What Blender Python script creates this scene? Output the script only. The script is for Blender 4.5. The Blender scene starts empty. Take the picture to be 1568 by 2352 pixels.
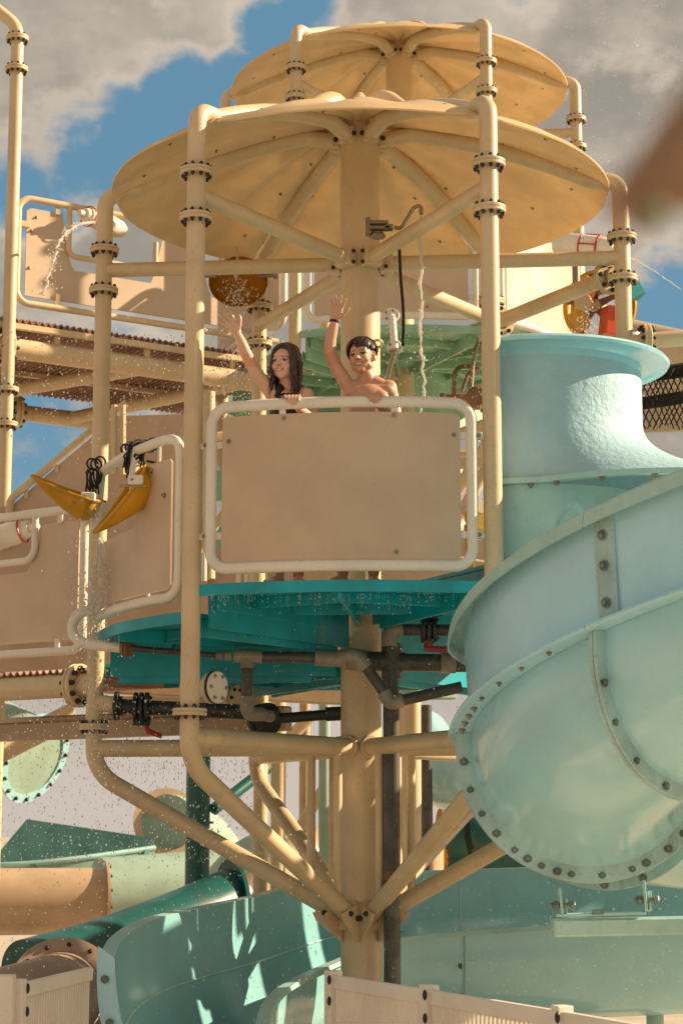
import bpy, bmesh, math, random
from mathutils import Vector as V, Matrix, Quaternion
R_ = math.radians
PI = math.pi
rnd = random.Random(7)
scene = bpy.context.scene
col = scene.collection

# ------------------------------------------------------------------ camera
EYE = 1.65                       # eye height above the ground
CAM_D, CAM_P, CAM_F, CAM_X = 11.678, R_(9.486), 4427.0, -0.1178
cam_d = bpy.data.cameras.new('camera')
cam = bpy.data.objects.new('camera', cam_d)
col.objects.link(cam)
cam.location = (CAM_X, -CAM_D, EYE)
cam.rotation_euler = (PI / 2 + CAM_P, 0, 0)
cam_d.sensor_fit = 'HORIZONTAL'
cam_d.sensor_width = 36
cam_d.lens = CAM_F / 1568 * 36
cam_d.clip_end = 2000
cam_d.dof.use_dof = True
cam_d.dof.focus_distance = 10.4
cam_d.dof.aperture_fstop = 8.0
scene.camera = cam
scene.render.engine = 'CYCLES'
scene.cycles.max_bounces = 6
scene.cycles.diffuse_bounces = 3
scene.cycles.glossy_bounces = 2
scene.cycles.transmission_bounces = 4
scene.cycles.transparent_max_bounces = 4
scene.cycles.caustics_reflective = False
scene.cycles.caustics_refractive = False

# ------------------------------------------------------------------ sun and sky
SUN_EL, SUN_BEHIND = R_(27), R_(9)
sun_dir = V((math.cos(SUN_EL) * math.cos(SUN_BEHIND), math.cos(SUN_EL) * math.sin(SUN_BEHIND), math.sin(SUN_EL)))
sd = bpy.data.lights.new('sun', 'SUN')
sd.energy = 4.6
sd.angle = R_(0.5)
sd.color = (1.0, 0.785, 0.53)
sun = bpy.data.objects.new('sun', sd)
col.objects.link(sun)
sun.rotation_mode = 'QUATERNION'
sun.rotation_quaternion = sun_dir.to_track_quat('Z', 'Y')
sun.location = (20, 5, 20)

view = scene.view_settings
view.view_transform = 'Standard'
view.look = 'None'
view.exposure = 1.02
view.gamma = 1.0
view.use_curve_mapping = False


def pix_dir(u, v):
    a = (u - 784) / CAM_F
    b = (1176 - v) / CAM_F
    return V((a, math.cos(CAM_P) - b * math.sin(CAM_P), math.sin(CAM_P) + b * math.cos(CAM_P)))


def P(u, v, Y):
    """World point seen at photo position (u, v) at the depth plane y = Y (z up from the ground)."""
    d = pix_dir(u, v)
    s = (Y + CAM_D) / d.y
    return V((CAM_X + s * d.x, Y, EYE + s * d.z))


def S(Y, z=EYE):
    """photo units per metre at depth Y"""
    return CAM_F / ((Y + CAM_D) * math.cos(CAM_P) + (z - EYE) * math.sin(CAM_P))


world = bpy.data.worlds.new('World')
scene.world = world
world.use_nodes = True
world.cycles.sampling_method = 'MANUAL'
world.cycles.sample_map_resolution = 256
nt = world.node_tree
nt.nodes.clear()


class N:
    """tiny node-graph helper"""
    def __init__(self, tree):
        self.t = tree

    def new(self, typ, **kw):
        n = self.t.nodes.new(typ)
        for k, v in kw.items():
            setattr(n, k, v)
        return n

    def link(self, a, b):
        self.t.links.new(a, b)

    def put(self, sock, val):
        if isinstance(val, bpy.types.NodeSocket):
            self.t.links.new(val, sock)
        else:
            sock.default_value = val

    def math(self, op, a, b=None, clamp=False):
        n = self.new('ShaderNodeMath', operation=op, use_clamp=clamp)
        self.put(n.inputs[0], a)
        if b is not None:
            self.put(n.inputs[1], b)
        return n.outputs[0]

    def mix(self, fac, a, b, blend='MIX'):
        n = self.new('ShaderNodeMix', data_type='RGBA', blend_type=blend)
        self.put(n.inputs[0], fac)
        self.put(n.inputs[6], a if not isinstance(a, tuple) else (*a[:3], 1))
        self.put(n.inputs[7], b if not isinstance(b, tuple) else (*b[:3], 1))
        return n.outputs[2]

    def rng(self, x, a, b, c=0.0, d=1.0, smooth=True):
        n = self.new('ShaderNodeMapRange', interpolation_type='SMOOTHSTEP' if smooth else 'LINEAR')
        self.put(n.inputs[0], x)
        for i, v in enumerate((a, b, c, d)):
            n.inputs[1 + i].default_value = v
        return n.outputs[0]

    def noise(self, vec, scale, detail=3.0, rough=0.5, dist=0.0):
        n = self.new('ShaderNodeTexNoise')
        if vec is not None:
            self.link(vec, n.inputs['Vector'])
        n.inputs['Scale'].default_value = scale
        n.inputs['Detail'].default_value = detail
        n.inputs['Roughness'].default_value = rough
        n.inputs['Distortion'].default_value = dist
        return n.outputs[0]

    def mapping(self, vec, scale, loc=(0, 0, 0)):
        n = self.new('ShaderNodeMapping')
        self.link(vec, n.inputs[0])
        n.inputs['Scale'].default_value = scale
        n.inputs['Location'].default_value = loc
        return n.outputs[0]


SKY_STRENGTH = 0.1
CLOUD_DARK, CLOUD_LIGHT, CLOUD_EDGE = (0.168, 0.152, 0.128), (0.30, 0.258, 0.212), (0.36, 0.302, 0.245)
CLEAR_BLUE, HORIZON = (0.052, 0.125, 0.178), (0.305, 0.265, 0.232)
w = N(nt)
tc = w.new('ShaderNodeTexCoord').outputs['Generated']
sky = w.new('ShaderNodeTexSky', sky_type='NISHITA')
sky.sun_disc = False
sky.sun_elevation = SUN_EL
sky.sun_rotation = R_(90) - SUN_BEHIND
sky.air_density = 1.0
sky.dust_density = 1.0
nrm = w.new('ShaderNodeVectorMath', operation='NORMALIZE')
w.link(tc, nrm.inputs[0])
dirv = nrm.outputs[0]
# clear patches between the clouds (direction, radius in photo units)
total = None
for u, v, r in ((645, 70, 105), (550, 200, 90), (420, 240, 120), (300, 310, 120), (170, 370, 150), (60, 410, 110),
                (690, 10, 90), (1555, 700, 140), (110, 1020, 260)):
    d = pix_dir(u, v).normalized()
    dp = w.new('ShaderNodeVectorMath', operation='DOT_PRODUCT')
    w.link(dirv, dp.inputs[0])
    dp.inputs[1].default_value = d
    m = w.rng(dp.outputs['Value'], math.cos(r * 1.35 / CAM_F), 1.0, 0.0, 1.0, False)
    total = m if total is None else w.math('MAXIMUM', total, m)
n1 = w.noise(w.mapping(dirv, (1, 1, 1.5), (3.1, 1.7, 0.4)), 13.0, 8.0, 0.60)
n2 = w.noise(w.mapping(dirv, (1, 1, 1.6), (7.3, 2.1, 5.0)), 9.0, 4.0, 0.55)
blue = w.math('ADD', w.math('MULTIPLY', total, 0.72), w.math('MULTIPLY', w.math('SUBTRACT', n1, 0.54), 1.9))
cover = w.rng(blue, 0.17, 0.50, 1.0, 0.0)
body = w.math('ADD', w.math('MULTIPLY', n2, 0.55), w.math('MULTIPLY', n1, 0.45))
shade = w.rng(body, 0.43, 0.645)
K = 1.0 / SKY_STRENGTH
cloud = w.mix(shade, tuple(c * K for c in CLOUD_DARK), tuple(c * K for c in CLOUD_LIGHT))
edge = w.rng(blue, 0.0, 0.24)
cloud = w.mix(w.math('MULTIPLY', edge, 0.5), cloud, tuple(c * K for c in CLOUD_EDGE))
clear = w.mix(0.85, sky.outputs[0], tuple(c * K for c in CLEAR_BLUE))
both = w.mix(cover, clear, cloud)
sep = w.new('ShaderNodeSeparateXYZ')
w.link(dirv, sep.inputs[0])
low = w.rng(sep.outputs[2], 0.01, 0.16, 1.0, 0.0)
low = w.math('MULTIPLY', low, w.rng(total, 0.0, 0.35, 1.0, 0.0))
both = w.mix(low, both, tuple(c * K for c in HORIZON))
bg = w.new('ShaderNodeBackground')
w.link(both, bg.inputs[0])
bg.inputs[1].default_value = SKY_STRENGTH
w.link(bg.outputs[0], w.new('ShaderNodeOutputWorld').inputs[0])

# ------------------------------------------------------------------ materials
MATS = {}


def paint(name, rgb, rough=0.45, var=0.12, stain=0.0, stain_col=(0.25, 0.16, 0.08), bump=0.0, bump_scale=30.0,
          metal=0.0, coat=0.0, spec=0.5, translucent=0.0, scale=3.0, attr=None):
    m = bpy.data.materials.new(name)
    m.use_nodes = True
    t = m.node_tree
    t.nodes.clear()
    g = N(t)
    pos = g.new('ShaderNodeNewGeometry').outputs['Position']
    na = g.noise(pos, scale, 3.0, 0.6)
    base = (*rgb, 1)
    if attr:
        base = g.new('ShaderNodeVertexColor', layer_name=attr).outputs[0]
    dark = g.mix(1.0, base, (1 - var, 1 - var * 1.05, 1 - var * 1.15, 1), 'MULTIPLY')
    light = g.mix(1.0, base, (1 + var * .6, 1 + var * .6, 1 + var * .55, 1), 'MULTIPLY')
    c = g.mix(g.rng(na, 0.3, 0.7), dark, light)
    if stain > 0:
        ns = g.noise(g.mapping(pos, (14, 14, 0.9)), 1.0, 3.0, 0.6)
        nb = g.noise(pos, 1.7, 1.0, 0.5)
        msk = g.math('MULTIPLY', g.rng(ns, 0.52, 0.75), g.rng(nb, 0.45, 0.7))
        sp = g.math('MULTIPLY', g.rng(g.noise(pos, 60.0, 0.0, 0.5), 0.68, 0.78), 0.5)
        msk = g.math('ADD', msk, sp, True)
        c = g.mix(g.math('MULTIPLY', msk, stain), c, (*stain_col, 1))
    b = g.new('ShaderNodeBsdfPrincipled')
    g.link(c, b.inputs['Base Color'])
    rn = g.rng(na, 0.7, 0.3, max(0.03, rough - 0.08), min(1, rough + 0.1))
    g.link(rn, b.inputs['Roughness'])
    b.inputs['Metallic'].default_value = metal
    b.inputs['Specular IOR Level'].default_value = spec
    b.inputs['Coat Weight'].default_value = coat
    b.inputs['Coat Roughness'].default_value = 0.12
    if bump > 0:
        bn = g.new('ShaderNodeBump')
        bn.inputs['Strength'].default_value = bump
        bn.inputs['Distance'].default_value = 0.02
        g.link(g.noise(pos, bump_scale, 5.0, 0.6), bn.inputs['Height'])
        g.link(bn.outputs[0], b.inputs['Normal'])
    out = g.new('ShaderNodeOutputMaterial')
    if translucent > 0:
        tr = g.new('ShaderNodeBsdfTranslucent')
        g.link(c, tr.inputs[0])
        mx = g.new('ShaderNodeMixShader')
        mx.inputs[0].default_value = translucent
        g.link(b.outputs[0], mx.inputs[1])
        g.link(tr.outputs[0], mx.inputs[2])
        g.link(mx.outputs[0], out.inputs[0])
    else:
        g.link(b.outputs[0], out.inputs[0])
    MATS[name] = m
    return m


paint('cream', (0.66, 0.515, 0.325), 0.38, 0.10, 0.35, (0.33, 0.19, 0.09))
paint('cream_rib', (0.70, 0.54, 0.35), 0.42, 0.08, 0.2, (0.33, 0.19, 0.09))
paint('canopy', (0.84, 0.635, 0.375), 0.40, 0.10, 0.15, (0.4, 0.24, 0.1), 0.05, 8, translucent=0.26)
paint('panel', (0.60, 0.455, 0.325), 0.5, 0.07, 0.22, (0.36, 0.23, 0.12), 0.04, 90)
paint('wall_tan', (0.60, 0.43, 0.31), 0.55, 0.10, 0.25, (0.36, 0.22, 0.12))
paint('rail', (0.80, 0.74, 0.65), 0.33, 0.06, 0.25, (0.42, 0.30, 0.17))
paint('fence', (0.82, 0.75, 0.66), 0.45, 0.07, 0.25, (0.40, 0.30, 0.18))
paint('bolt', (0.018, 0.014, 0.012), 0.4, 0.3)
paint('steel', (0.33, 0.27, 0.20), 0.4, 0.25, 0.5, (0.22, 0.11, 0.05), metal=0.7)
paint('teal_deck', (0.002, 0.35, 0.44), 0.38, 0.25, 0.55, (0.18, 0.22, 0.16))
paint('green_deck', (0.30, 0.54, 0.40), 0.4, 0.22, 0.5, (0.24, 0.17, 0.08))
paint('mint', (0.37, 0.69, 0.78), 0.18, 0.05, 0.18, (0.30, 0.36, 0.30), coat=0.35)
paint('mint_blue', (0.42, 0.75, 0.90), 0.24, 0.05, 0.15, (0.28, 0.36, 0.34), coat=0.25)
paint('mint_rough', (0.39, 0.60, 0.685), 0.6, 0.10, 0.0, bump=0.5, bump_scale=24)
paint('mint_edge', (0.40, 0.64, 0.62), 0.35, 0.12, 0.4, (0.22, 0.28, 0.2))
paint('flange_grey', (0.36, 0.57, 0.60), 0.4, 0.2, 0.5, (0.14, 0.17, 0.13))
paint('teal_slide', (0.27, 0.56, 0.60), 0.14, 0.08, 0.2, (0.24, 0.36, 0.32), coat=0.5)
paint('teal_dark', (0.010, 0.105, 0.105), 0.35, 0.25, 0.4, (0.10, 0.16, 0.12))
paint('green_bolt', (0.17, 0.24, 0.22), 0.45, 0.3, 0.4, (0.3, 0.13, 0.05), metal=0.4)
paint('teal_mid', (0.15, 0.37, 0.37), 0.35, 0.2, 0.2, (0.12, 0.18, 0.14))
paint('tan_tube', (0.56, 0.40, 0.26), 0.35, 0.12, 0.3, (0.33, 0.2, 0.1))
paint('mauve_tube', (0.47, 0.33, 0.25), 0.4, 0.12, 0.3, (0.3, 0.2, 0.13))
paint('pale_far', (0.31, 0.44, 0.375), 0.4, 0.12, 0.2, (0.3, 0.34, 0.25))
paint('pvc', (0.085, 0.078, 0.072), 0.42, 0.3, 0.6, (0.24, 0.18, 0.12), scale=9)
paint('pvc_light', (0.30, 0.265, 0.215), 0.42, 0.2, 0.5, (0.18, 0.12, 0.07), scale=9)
paint('iron', (0.03, 0.032, 0.033), 0.5, 0.3, 0.4, (0.12, 0.09, 0.07))
paint('rust', (0.24, 0.13, 0.075), 0.7, 0.4)
paint('red', (0.42, 0.03, 0.045), 0.4, 0.2)
paint('yellow', (0.68, 0.36, 0.010), 0.35, 0.18, 0.45, (0.26, 0.11, 0.01), translucent=0.22)
paint('amber', (0.46, 0.20, 0.006), 0.30, 0.2, 0.4, (0.22, 0.09, 0.01), translucent=0.25)
paint('orange', (0.75, 0.27, 0.012), 0.4, 0.15)
paint('red_orange', (0.60, 0.07, 0.02), 0.4, 0.15)
paint('turquoise', (0.01, 0.27, 0.33), 0.4, 0.15)
paint('pink', (0.66, 0.35, 0.40), 0.4, 0.1)
paint('white', (0.78, 0.72, 0.62), 0.35, 0.06, 0.2, (0.45, 0.33, 0.2))
paint('red_trim', (0.52, 0.035, 0.035), 0.35, 0.15)
paint('brown_deck', (0.32, 0.165, 0.115), 0.6, 0.3, 0.4, (0.05, 0.03, 0.02))
paint('cord', (0.012, 0.010, 0.010), 0.7, 0.3)
paint('net', (0.02, 0.016, 0.014), 0.8, 0.3)
paint('concrete', (0.52, 0.45, 0.375), 0.8, 0.15, 0.3, (0.25, 0.18, 0.12), bump=0.2, bump_scale=40)
paint('cloth_brown', (0.30, 0.185, 0.12), 0.8, 0.2)
paint('green_tip', (0.17, 0.22, 0.13), 0.6, 0.2)
paint('skin', (0.5, 0.25, 0.15), 0.42, 0.06, 0.0, coat=0.15, attr='Col')
paint('hair', (0.032, 0.016, 0.010), 0.42, 0.35, spec=0.6)
paint('hair_brown', (0.05, 0.023, 0.013), 0.28, 0.35, spec=0.6)
paint('suit_black', (0.012, 0.010, 0.011), 0.45, 0.2)
paint('suit_grey', (0.08, 0.09, 0.10), 0.6, 0.2)


def water_mat():
    m = bpy.data.materials.new('water')
    m.use_nodes = True
    t = m.node_tree
    t.nodes.clear()
    g = N(t)
    gl = g.new('ShaderNodeBsdfGlass')
    gl.inputs['IOR'].default_value = 1.33
    gl.inputs['Roughness'].default_value = 0.0
    g.link(gl.outputs[0], g.new('ShaderNodeOutputMaterial').inputs[0])
    MATS['water'] = m
    m2 = bpy.data.materials.new('foam')
    m2.use_nodes = True
    t = m2.node_tree
    t.nodes.clear()
    g = N(t)
    gl = g.new('ShaderNodeBsdfGlass')
    gl.inputs['IOR'].default_value = 1.33
    gl.inputs['Roughness'].default_value = 0.05
    df = g.new('ShaderNodeBsdfDiffuse')
    df.inputs[0].default_value = (0.92, 0.89, 0.84, 1)
    tl = g.new('ShaderNodeBsdfTranslucent')
    tl.inputs[0].default_value = (0.92, 0.89, 0.84, 1)
    ad = g.new('ShaderNodeMixShader')
    ad.inputs[0].default_value = 0.5
    g.link(df.outputs[0], ad.inputs[1])
    g.link(tl.outputs[0], ad.inputs[2])
    mx = g.new('ShaderNodeMixShader')
    mx.inputs[0].default_value = 0.8
    g.link(gl.outputs[0], mx.inputs[1])
    g.link(ad.outputs[0], mx.inputs[2])
    g.link(mx.outputs[0], g.new('ShaderNodeOutputMaterial').inputs[0])
    MATS['foam'] = m2


water_mat()

# ------------------------------------------------------------------ geometry helpers
ORIG = {}


def fillet(pts, r, n=7, closed=False):
    """round the corners of a polyline"""
    pts = [V(p) for p in pts]
    out = []
    m = len(pts)
    for i, p in enumerate(pts):
        if not closed and i in (0, m - 1):
            out.append(p)
            continue
        a, b = pts[i - 1], pts[(i + 1) % m]
        da, db = (a - p), (b - p)
        la, lb = da.length, db.length
        da.normalize()
        db.normalize()
        ang = da.angle(db)
        if ang > PI - 0.03:
            out.append(p)
            continue
        rr = r[i] if isinstance(r, (list, tuple)) else r
        t = min(rr / math.tan(ang / 2), la * 0.49, lb * 0.49)
        rr = t * math.tan(ang / 2)
        c = p + (da + db).normalized() * (rr / math.sin(ang / 2))
        s, e = (p + da * t) - c, (p + db * t) - c
        for k in range(n + 1):
            f = k / n
            th = s.angle(e)
            out.append(c + (s * math.sin((1 - f) * th) + e * math.sin(f * th)) / math.sin(th))
    return out


def spline(pts, n=8):
    pts = [V(p) for p in pts]
    out = []
    for i in range(len(pts) - 1):
        p0, p1, p2, p3 = pts[max(i - 1, 0)], pts[i], pts[i + 1], pts[min(i + 2, len(pts) - 1)]
        for k in range(n):
            t = k / n
            out.append(0.5 * ((2 * p1) + (p2 - p0) * t + (2 * p0 - 5 * p1 + 4 * p2 - p3) * t * t + (3 * p1 - p0 - 3 * p2 + p3) * t ** 3))
    out.append(pts[-1])
    return out


class G:
    def __init__(self):
        self.v, self.f = [], []

    def add(self, vs, fs):
        o = len(self.v)
        self.v += [V(p) for p in vs]
        self.f += [tuple(i + o for i in q) for q in fs]
        return self

    def tube(self, pts, r, seg=14, closed=False, caps=True):
        pts = [V(p) for p in pts]
        q = [pts[0]]
        for p in pts[1:]:
            if (p - q[-1]).length > 1e-6:
                q.append(p)
        pts = q
        n = len(pts)
        rr = r if isinstance(r, (list, tuple)) else [r] * n
        if len(rr) < n:
            rr = list(rr) + [rr[-1]] * (n - len(rr))
        tang = []
        for i in range(n):
            if closed:
                t = pts[(i + 1) % n] - pts[i - 1]
            else:
                t = pts[min(i + 1, n - 1)] - pts[max(i - 1, 0)]
            tang.append(t.normalized())
        up = V((0, 0, 1)) if abs(tang[0].z) < 0.9 else V((0, 1, 0))
        nx = tang[0].cross(up).normalized()
        vs = []
        for i in range(n):
            if i:
                nx = (nx - tang[i] * nx.dot(tang[i])).normalized()
            ny = tang[i].cross(nx)
            for k in range(seg):
                a = 2 * PI * k / seg
                vs.append(pts[i] + (nx * math.cos(a) + ny * math.sin(a)) * rr[i])
        fs = []
        for i in range(n if closed else n - 1):
            j = (i + 1) % n
            for k in range(seg):
                l = (k + 1) % seg
                fs.append((i * seg + k, i * seg + l, j * seg + l, j * seg + k))
        if caps and not closed:
            fs.append(tuple(range(seg - 1, -1, -1)))
            fs.append(tuple((n - 1) * seg + k for k in range(seg)))
        return self.add(vs, fs)

    def lathe(self, prof, seg=20, M=None, a0=0.0, a1=2 * PI):
        full = abs(a1 - a0 - 2 * PI) < 1e-6
        cnt = seg if full else seg + 1
        vs = []
        for k in range(cnt):
            a = a0 + (a1 - a0) * k / seg
            for r, z in prof:
                p = V((r * math.cos(a), r * math.sin(a), z))
                vs.append(M @ p if M else p)
        m = len(prof)
        fs = []
        for k in range(seg):
            l = (k + 1) % cnt
            for i in range(m - 1):
                fs.append((k * m + i, l * m + i, l * m + i + 1, k * m + i + 1))
        return self.add(vs, fs)

    def disc(self, c, axis, r, h, seg=20, bev=0.003):
        M = Matrix.Translation(V(c)) @ V(axis).to_track_quat('Z', 'Y').to_matrix().to_4x4()
        return self.lathe([(0.0001, -h / 2), (r - bev, -h / 2), (r, -h / 2 + bev), (r, h / 2 - bev), (r - bev, h / 2), (0.0001, h / 2)], seg, M)

    def ring(self, c, axis, r0, r1, h, seg=28, a0=0.0, a1=2 * PI, M=None):
        M = M or Matrix.Translation(V(c)) @ V(axis).to_track_quat('Z', 'Y').to_matrix().to_4x4()
        return self.lathe([(r0, -h / 2), (r1, -h / 2), (r1, h / 2), (r0, h / 2), (r0, -h / 2)], seg, M, a0, a1)

    def box(self, c, size, rot=None, bev=0.0):
        c = V(c)
        hx, hy, hz = [s / 2 for s in size]
        b = min(bev, hx * .9, hy * .9, hz * .9)
        if b <= 0:
            vs = [V((x, y, z)) for x in (-hx, hx) for y in (-hy, hy) for z in (-hz, hz)]
            fs = [(0, 1, 3, 2), (4, 6, 7, 5), (0, 4, 5, 1), (2, 3, 7, 6), (0, 2, 6, 4), (1, 5, 7, 3)]
        else:
            vs, fs, idx = [], [], {}
            for sx in (-1, 1):
                for sy in (-1, 1):
                    for sz in (-1, 1):
                        for ax in range(3):
                            p = [sx * hx, sy * hy, sz * hz]
                            for k in range(3):
                                if k != ax:
                                    p[k] -= (sx, sy, sz)[k] * b
                            idx[(sx, sy, sz, ax)] = len(vs)
                            vs.append(V(p))
            sg = (-1, 1)
            for ax in range(3):
                o = [k for k in range(3) if k != ax]
                for s in sg:
                    q = []
                    for a, bb in ((-1, -1), (1, -1), (1, 1), (-1, 1)):
                        key = [0, 0, 0]
                        key[ax] = s
                        key[o[0]] = a
                        key[o[1]] = bb
                        q.append(idx[(*key, ax)])
                    fs.append(tuple(q))
                for a in sg:
                    for bb in sg:
                        q = []
                        for s, fx in ((-1, o[0]), (1, o[0]), (1, o[1]), (-1, o[1])):
                            key = [0, 0, 0]
                            key[ax] = s
                            key[o[0]] = a
                            key[o[1]] = bb
                            q.append(idx[(*key, fx)])
                        fs.append(tuple(q))
            for sx in sg:
                for sy in sg:
                    for sz in sg:
                        fs.append(tuple(idx[(sx, sy, sz, k)] for k in range(3)))
        if rot is not None:
            vs = [rot @ p for p in vs]
        return self.add([c + p for p in vs], fs)

    def bar(self, a, b, wid, hei, up=V((0, 0, 1))):
        """a rectangular bar from a to b"""
        a, b = V(a), V(b)
        d = (b - a)
        L = d.length
        d.normalize()
        x = d.cross(up).normalized()
        z = x.cross(d)
        rot = Matrix((x, d, z)).transposed()
        return self.box((a + b) / 2, (wid, L, hei), rot, min(wid, hei) * 0.12)

    def grid(self, fn, nu, nv, cu=False, cv=False):
        vs = [fn(i / (nu if cu else nu - 1), j / (nv if cv else nv - 1)) for i in range(nu) for j in range(nv)]
        fs = []
        for i in range(nu if cu else nu - 1):
            for j in range(nv if cv else nv - 1):
                i2, j2 = (i + 1) % nu, (j + 1) % nv
                fs.append((i * nv + j, i2 * nv + j, i2 * nv + j2, i * nv + j2))
        return self.add(vs, fs)

    def shell(self, fn, nu, nv, th):
        """sheet with real thickness: fn(s, t) -> point; offset along the normal"""
        e = 1e-3

        def off(s, t):
            p = fn(s, t)
            s0, s1 = max(s - e, 0), min(s + e, 1)
            t0, t1 = max(t - e, 0), min(t + e, 1)
            n = (fn(s1, t) - fn(s0, t)).cross(fn(s, t1) - fn(s, t0))
            if n.length < 1e-12:
                return p
            return p + n.normalized() * th
        a = len(self.v)
        self.grid(fn, nu, nv)
        b = len(self.v)
        self.grid(off, nu, nv)
        edge = [i * nv for i in range(nu)] + [(nu - 1) * nv + j for j in range(1, nv)] + \
               [i * nv + nv - 1 for i in range(nu - 2, -1, -1)] + [j for j in range(nv - 2, 0, -1)]
        for k in range(len(edge)):
            p, q = edge[k], edge[(k + 1) % len(edge)]
            self.f.append((a + p, a + q, b + q, b + p))
        return self

    def sphere(self, c, r, nu=10, nv=7, M=None):
        c = V(c)
        rx, ry, rz = r if isinstance(r, (tuple, list)) else (r, r, r)
        vs = [V((0, 0, -rz))]
        for j in range(1, nv):
            a = -PI / 2 + PI * j / nv
            for i in range(nu):
                b = 2 * PI * i / nu
                vs.append(V((rx * math.cos(a) * math.cos(b), ry * math.cos(a) * math.sin(b), rz * math.sin(a))))
        vs.append(V((0, 0, rz)))
        fs = []
        for i in range(nu):
            fs.append((0, 1 + (i + 1) % nu, 1 + i))
            for j in range(nv - 2):
                a, b = 1 + j * nu + i, 1 + j * nu + (i + 1) % nu
                fs.append((a, b, b + nu, a + nu))
            fs.append((len(vs) - 1, 1 + (nv - 2) * nu + i, 1 + (nv - 2) * nu + (i + 1) % nu))
        if M is not None:
            vs = [M @ p for p in vs]
        return self.add([c + p for p in vs], fs)

    def poly(self, pts, nrm, th):
        """extruded polygon"""
        n = len(pts)
        pts = [V(p) for p in pts]
        d = V(nrm).normalized() * th
        vs = [p for p in pts] + [p + d for p in pts]
        fs = [tuple(range(n)), tuple(range(2 * n - 1, n - 1, -1))] + [(i, (i + 1) % n, n + (i + 1) % n, n + i) for i in range(n)]
        return self.add(vs, fs)


def mesh_from(name, g, mat, smooth=True, origin=None, sharp=35):
    me = bpy.data.meshes.new(name)
    o = origin or V((0, 0, 0))
    me.from_pydata([tuple(p - o) for p in g.v], [], g.f)
    bm = bmesh.new()
    bm.from_mesh(me)
    bmesh.ops.recalc_face_normals(bm, faces=bm.faces)
    if smooth:
        lim = R_(sharp)
        for f in bm.faces:
            f.smooth = True
        for e in bm.edges:
            if len(e.link_faces) == 2 and e.calc_face_angle(0) > lim:
                e.smooth = False
    bm.to_mesh(me)
    bm.free()
    me.materials.append(MATS[mat])
    return me


def thing(name, label, cat, loc, group=None):
    o = bpy.data.objects.new(name, None)
    col.objects.link(o)
    o.location = loc
    o.empty_display_size = 0.1
    o['label'] = label
    o['category'] = cat
    if group:
        o['group'] = group
    ORIG[o] = V(loc)
    return o


def part(name, g, mat, parent, smooth=True, label=None, kind=None, sharp=35):
    me = mesh_from(name, g, mat, smooth, ORIG[parent], sharp)
    o = bpy.data.objects.new(name, me)
    col.objects.link(o)
    o.parent = parent
    ORIG[o] = ORIG[parent]
    if label:
        o['label'] = label
    if kind:
        o['kind'] = kind
    return o


def single(name, g, mat, label=None, cat=None, group=None, kind=None, smooth=True, origin=None):
    org = V(origin) if origin is not None else V((0, 0, 0))
    me = mesh_from(name, g, mat, smooth, org)
    o = bpy.data.objects.new(name, me)
    col.objects.link(o)
    o.location = org
    if label:
        o['label'] = label
    if cat:
        o['category'] = cat
    if group:
        o['group'] = group
    if kind:
        o['kind'] = kind
    ORIG[o] = org
    return o


def inst(name, me, parent, loc, axis=(0, 0, 1), scale=1.0):
    """a shared-mesh piece placed under its parent"""
    o = bpy.data.objects.new(name, me)
    col.objects.link(o)
    o.parent = parent
    ORIG[o] = ORIG[parent]
    o.location = V(loc) - ORIG[parent]
    o.rotation_mode = 'QUATERNION'
    o.rotation_quaternion = V(axis).to_track_quat('Z', 'Y')
    o.scale = (scale,) * 3 if not isinstance(scale, (tuple, list)) else scale
    return o


def copy_tree(o, delta=None, parent=None, swap=None):
    c = o.copy()
    col.objects.link(c)
    c.parent = parent
    ORIG[c] = ORIG[o] + (delta or V((0, 0, 0)))
    if delta is not None:
        c.location = o.location + delta
    if swap and c.type == 'MESH' and c.data.materials and c.data.materials[0].name in swap:
        c.material_slots[0].link = 'OBJECT'
        c.material_slots[0].material = MATS[swap[c.data.materials[0].name]]
    for ch in list(o.children):
        copy_tree(ch, None, c, swap)
    return c


def lat(prof, seg, mat, name):
    return mesh_from(name, G().lathe(prof, seg), mat)


# shared small hardware
BOLT = lat([(0.0001, -.046), (.006, -.044), (.0115, -.036), (.0135, -.022), (.0135, -.012), (.010, -.011), (.010, .011), (.0135, .012),
            (.0135, .022), (.0115, .036), (.006, .044), (0.0001, .046)], 8, 'bolt', 'bolt')
STUD = lat([(0.0001, 0), (.012, 0), (.012, .006), (.007, .009), (.006, .016), (0.0001, .017)], 8, 'steel', 'screw')
CAPB = lat([(0.0001, 0), (.016, 0), (.016, .008), (.013, .016), (.007, .021), (0.0001, .022)], 8, 'bolt', 'bolt')
GBOLT = lat([(0.0001, 0), (.024, 0), (.024, .004), (.014, .005), (.014, .017), (.010, .020), (0.0001, .021)], 8, 'green_bolt', 'bolt')
FLANGE_R = .093
FLANGE = lat([(0.0515, -.020), (.088, -.020), (FLANGE_R, -.016), (FLANGE_R, -.005), (.088, -.003), (.088, .003), (FLANGE_R, .005), (FLANGE_R, .016),
              (.088, .020), (0.0515, .020)], 28, 'cream', 'flange')


def flange(parent, c, axis=(0, 0, 1), scale=1.0, nb=10, ph=0.0, br=.074):
    inst('flange', FLANGE, parent, c, axis, scale)
    q = V(axis).to_track_quat('Z', 'Y')
    for k in range(nb):
        a = 2 * PI * k / nb + ph
        inst('bolt', BOLT, parent, V(c) + q @ V((math.cos(a), math.sin(a), 0)) * br * scale, axis, scale * .92)
# ------------------------------------------------------------------ ground
g = G()
g.add([(-400, -60, 0), (400, -60, 0), (400, 900, 0), (-400, 900, 0)], [(0, 1, 2, 3)])
single('ground', g, 'concrete', kind='structure', smooth=False)

# ------------------------------------------------------------------ the tower (six posts round one column)
TR, TT = 1.63, R_(4.7356)


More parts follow.
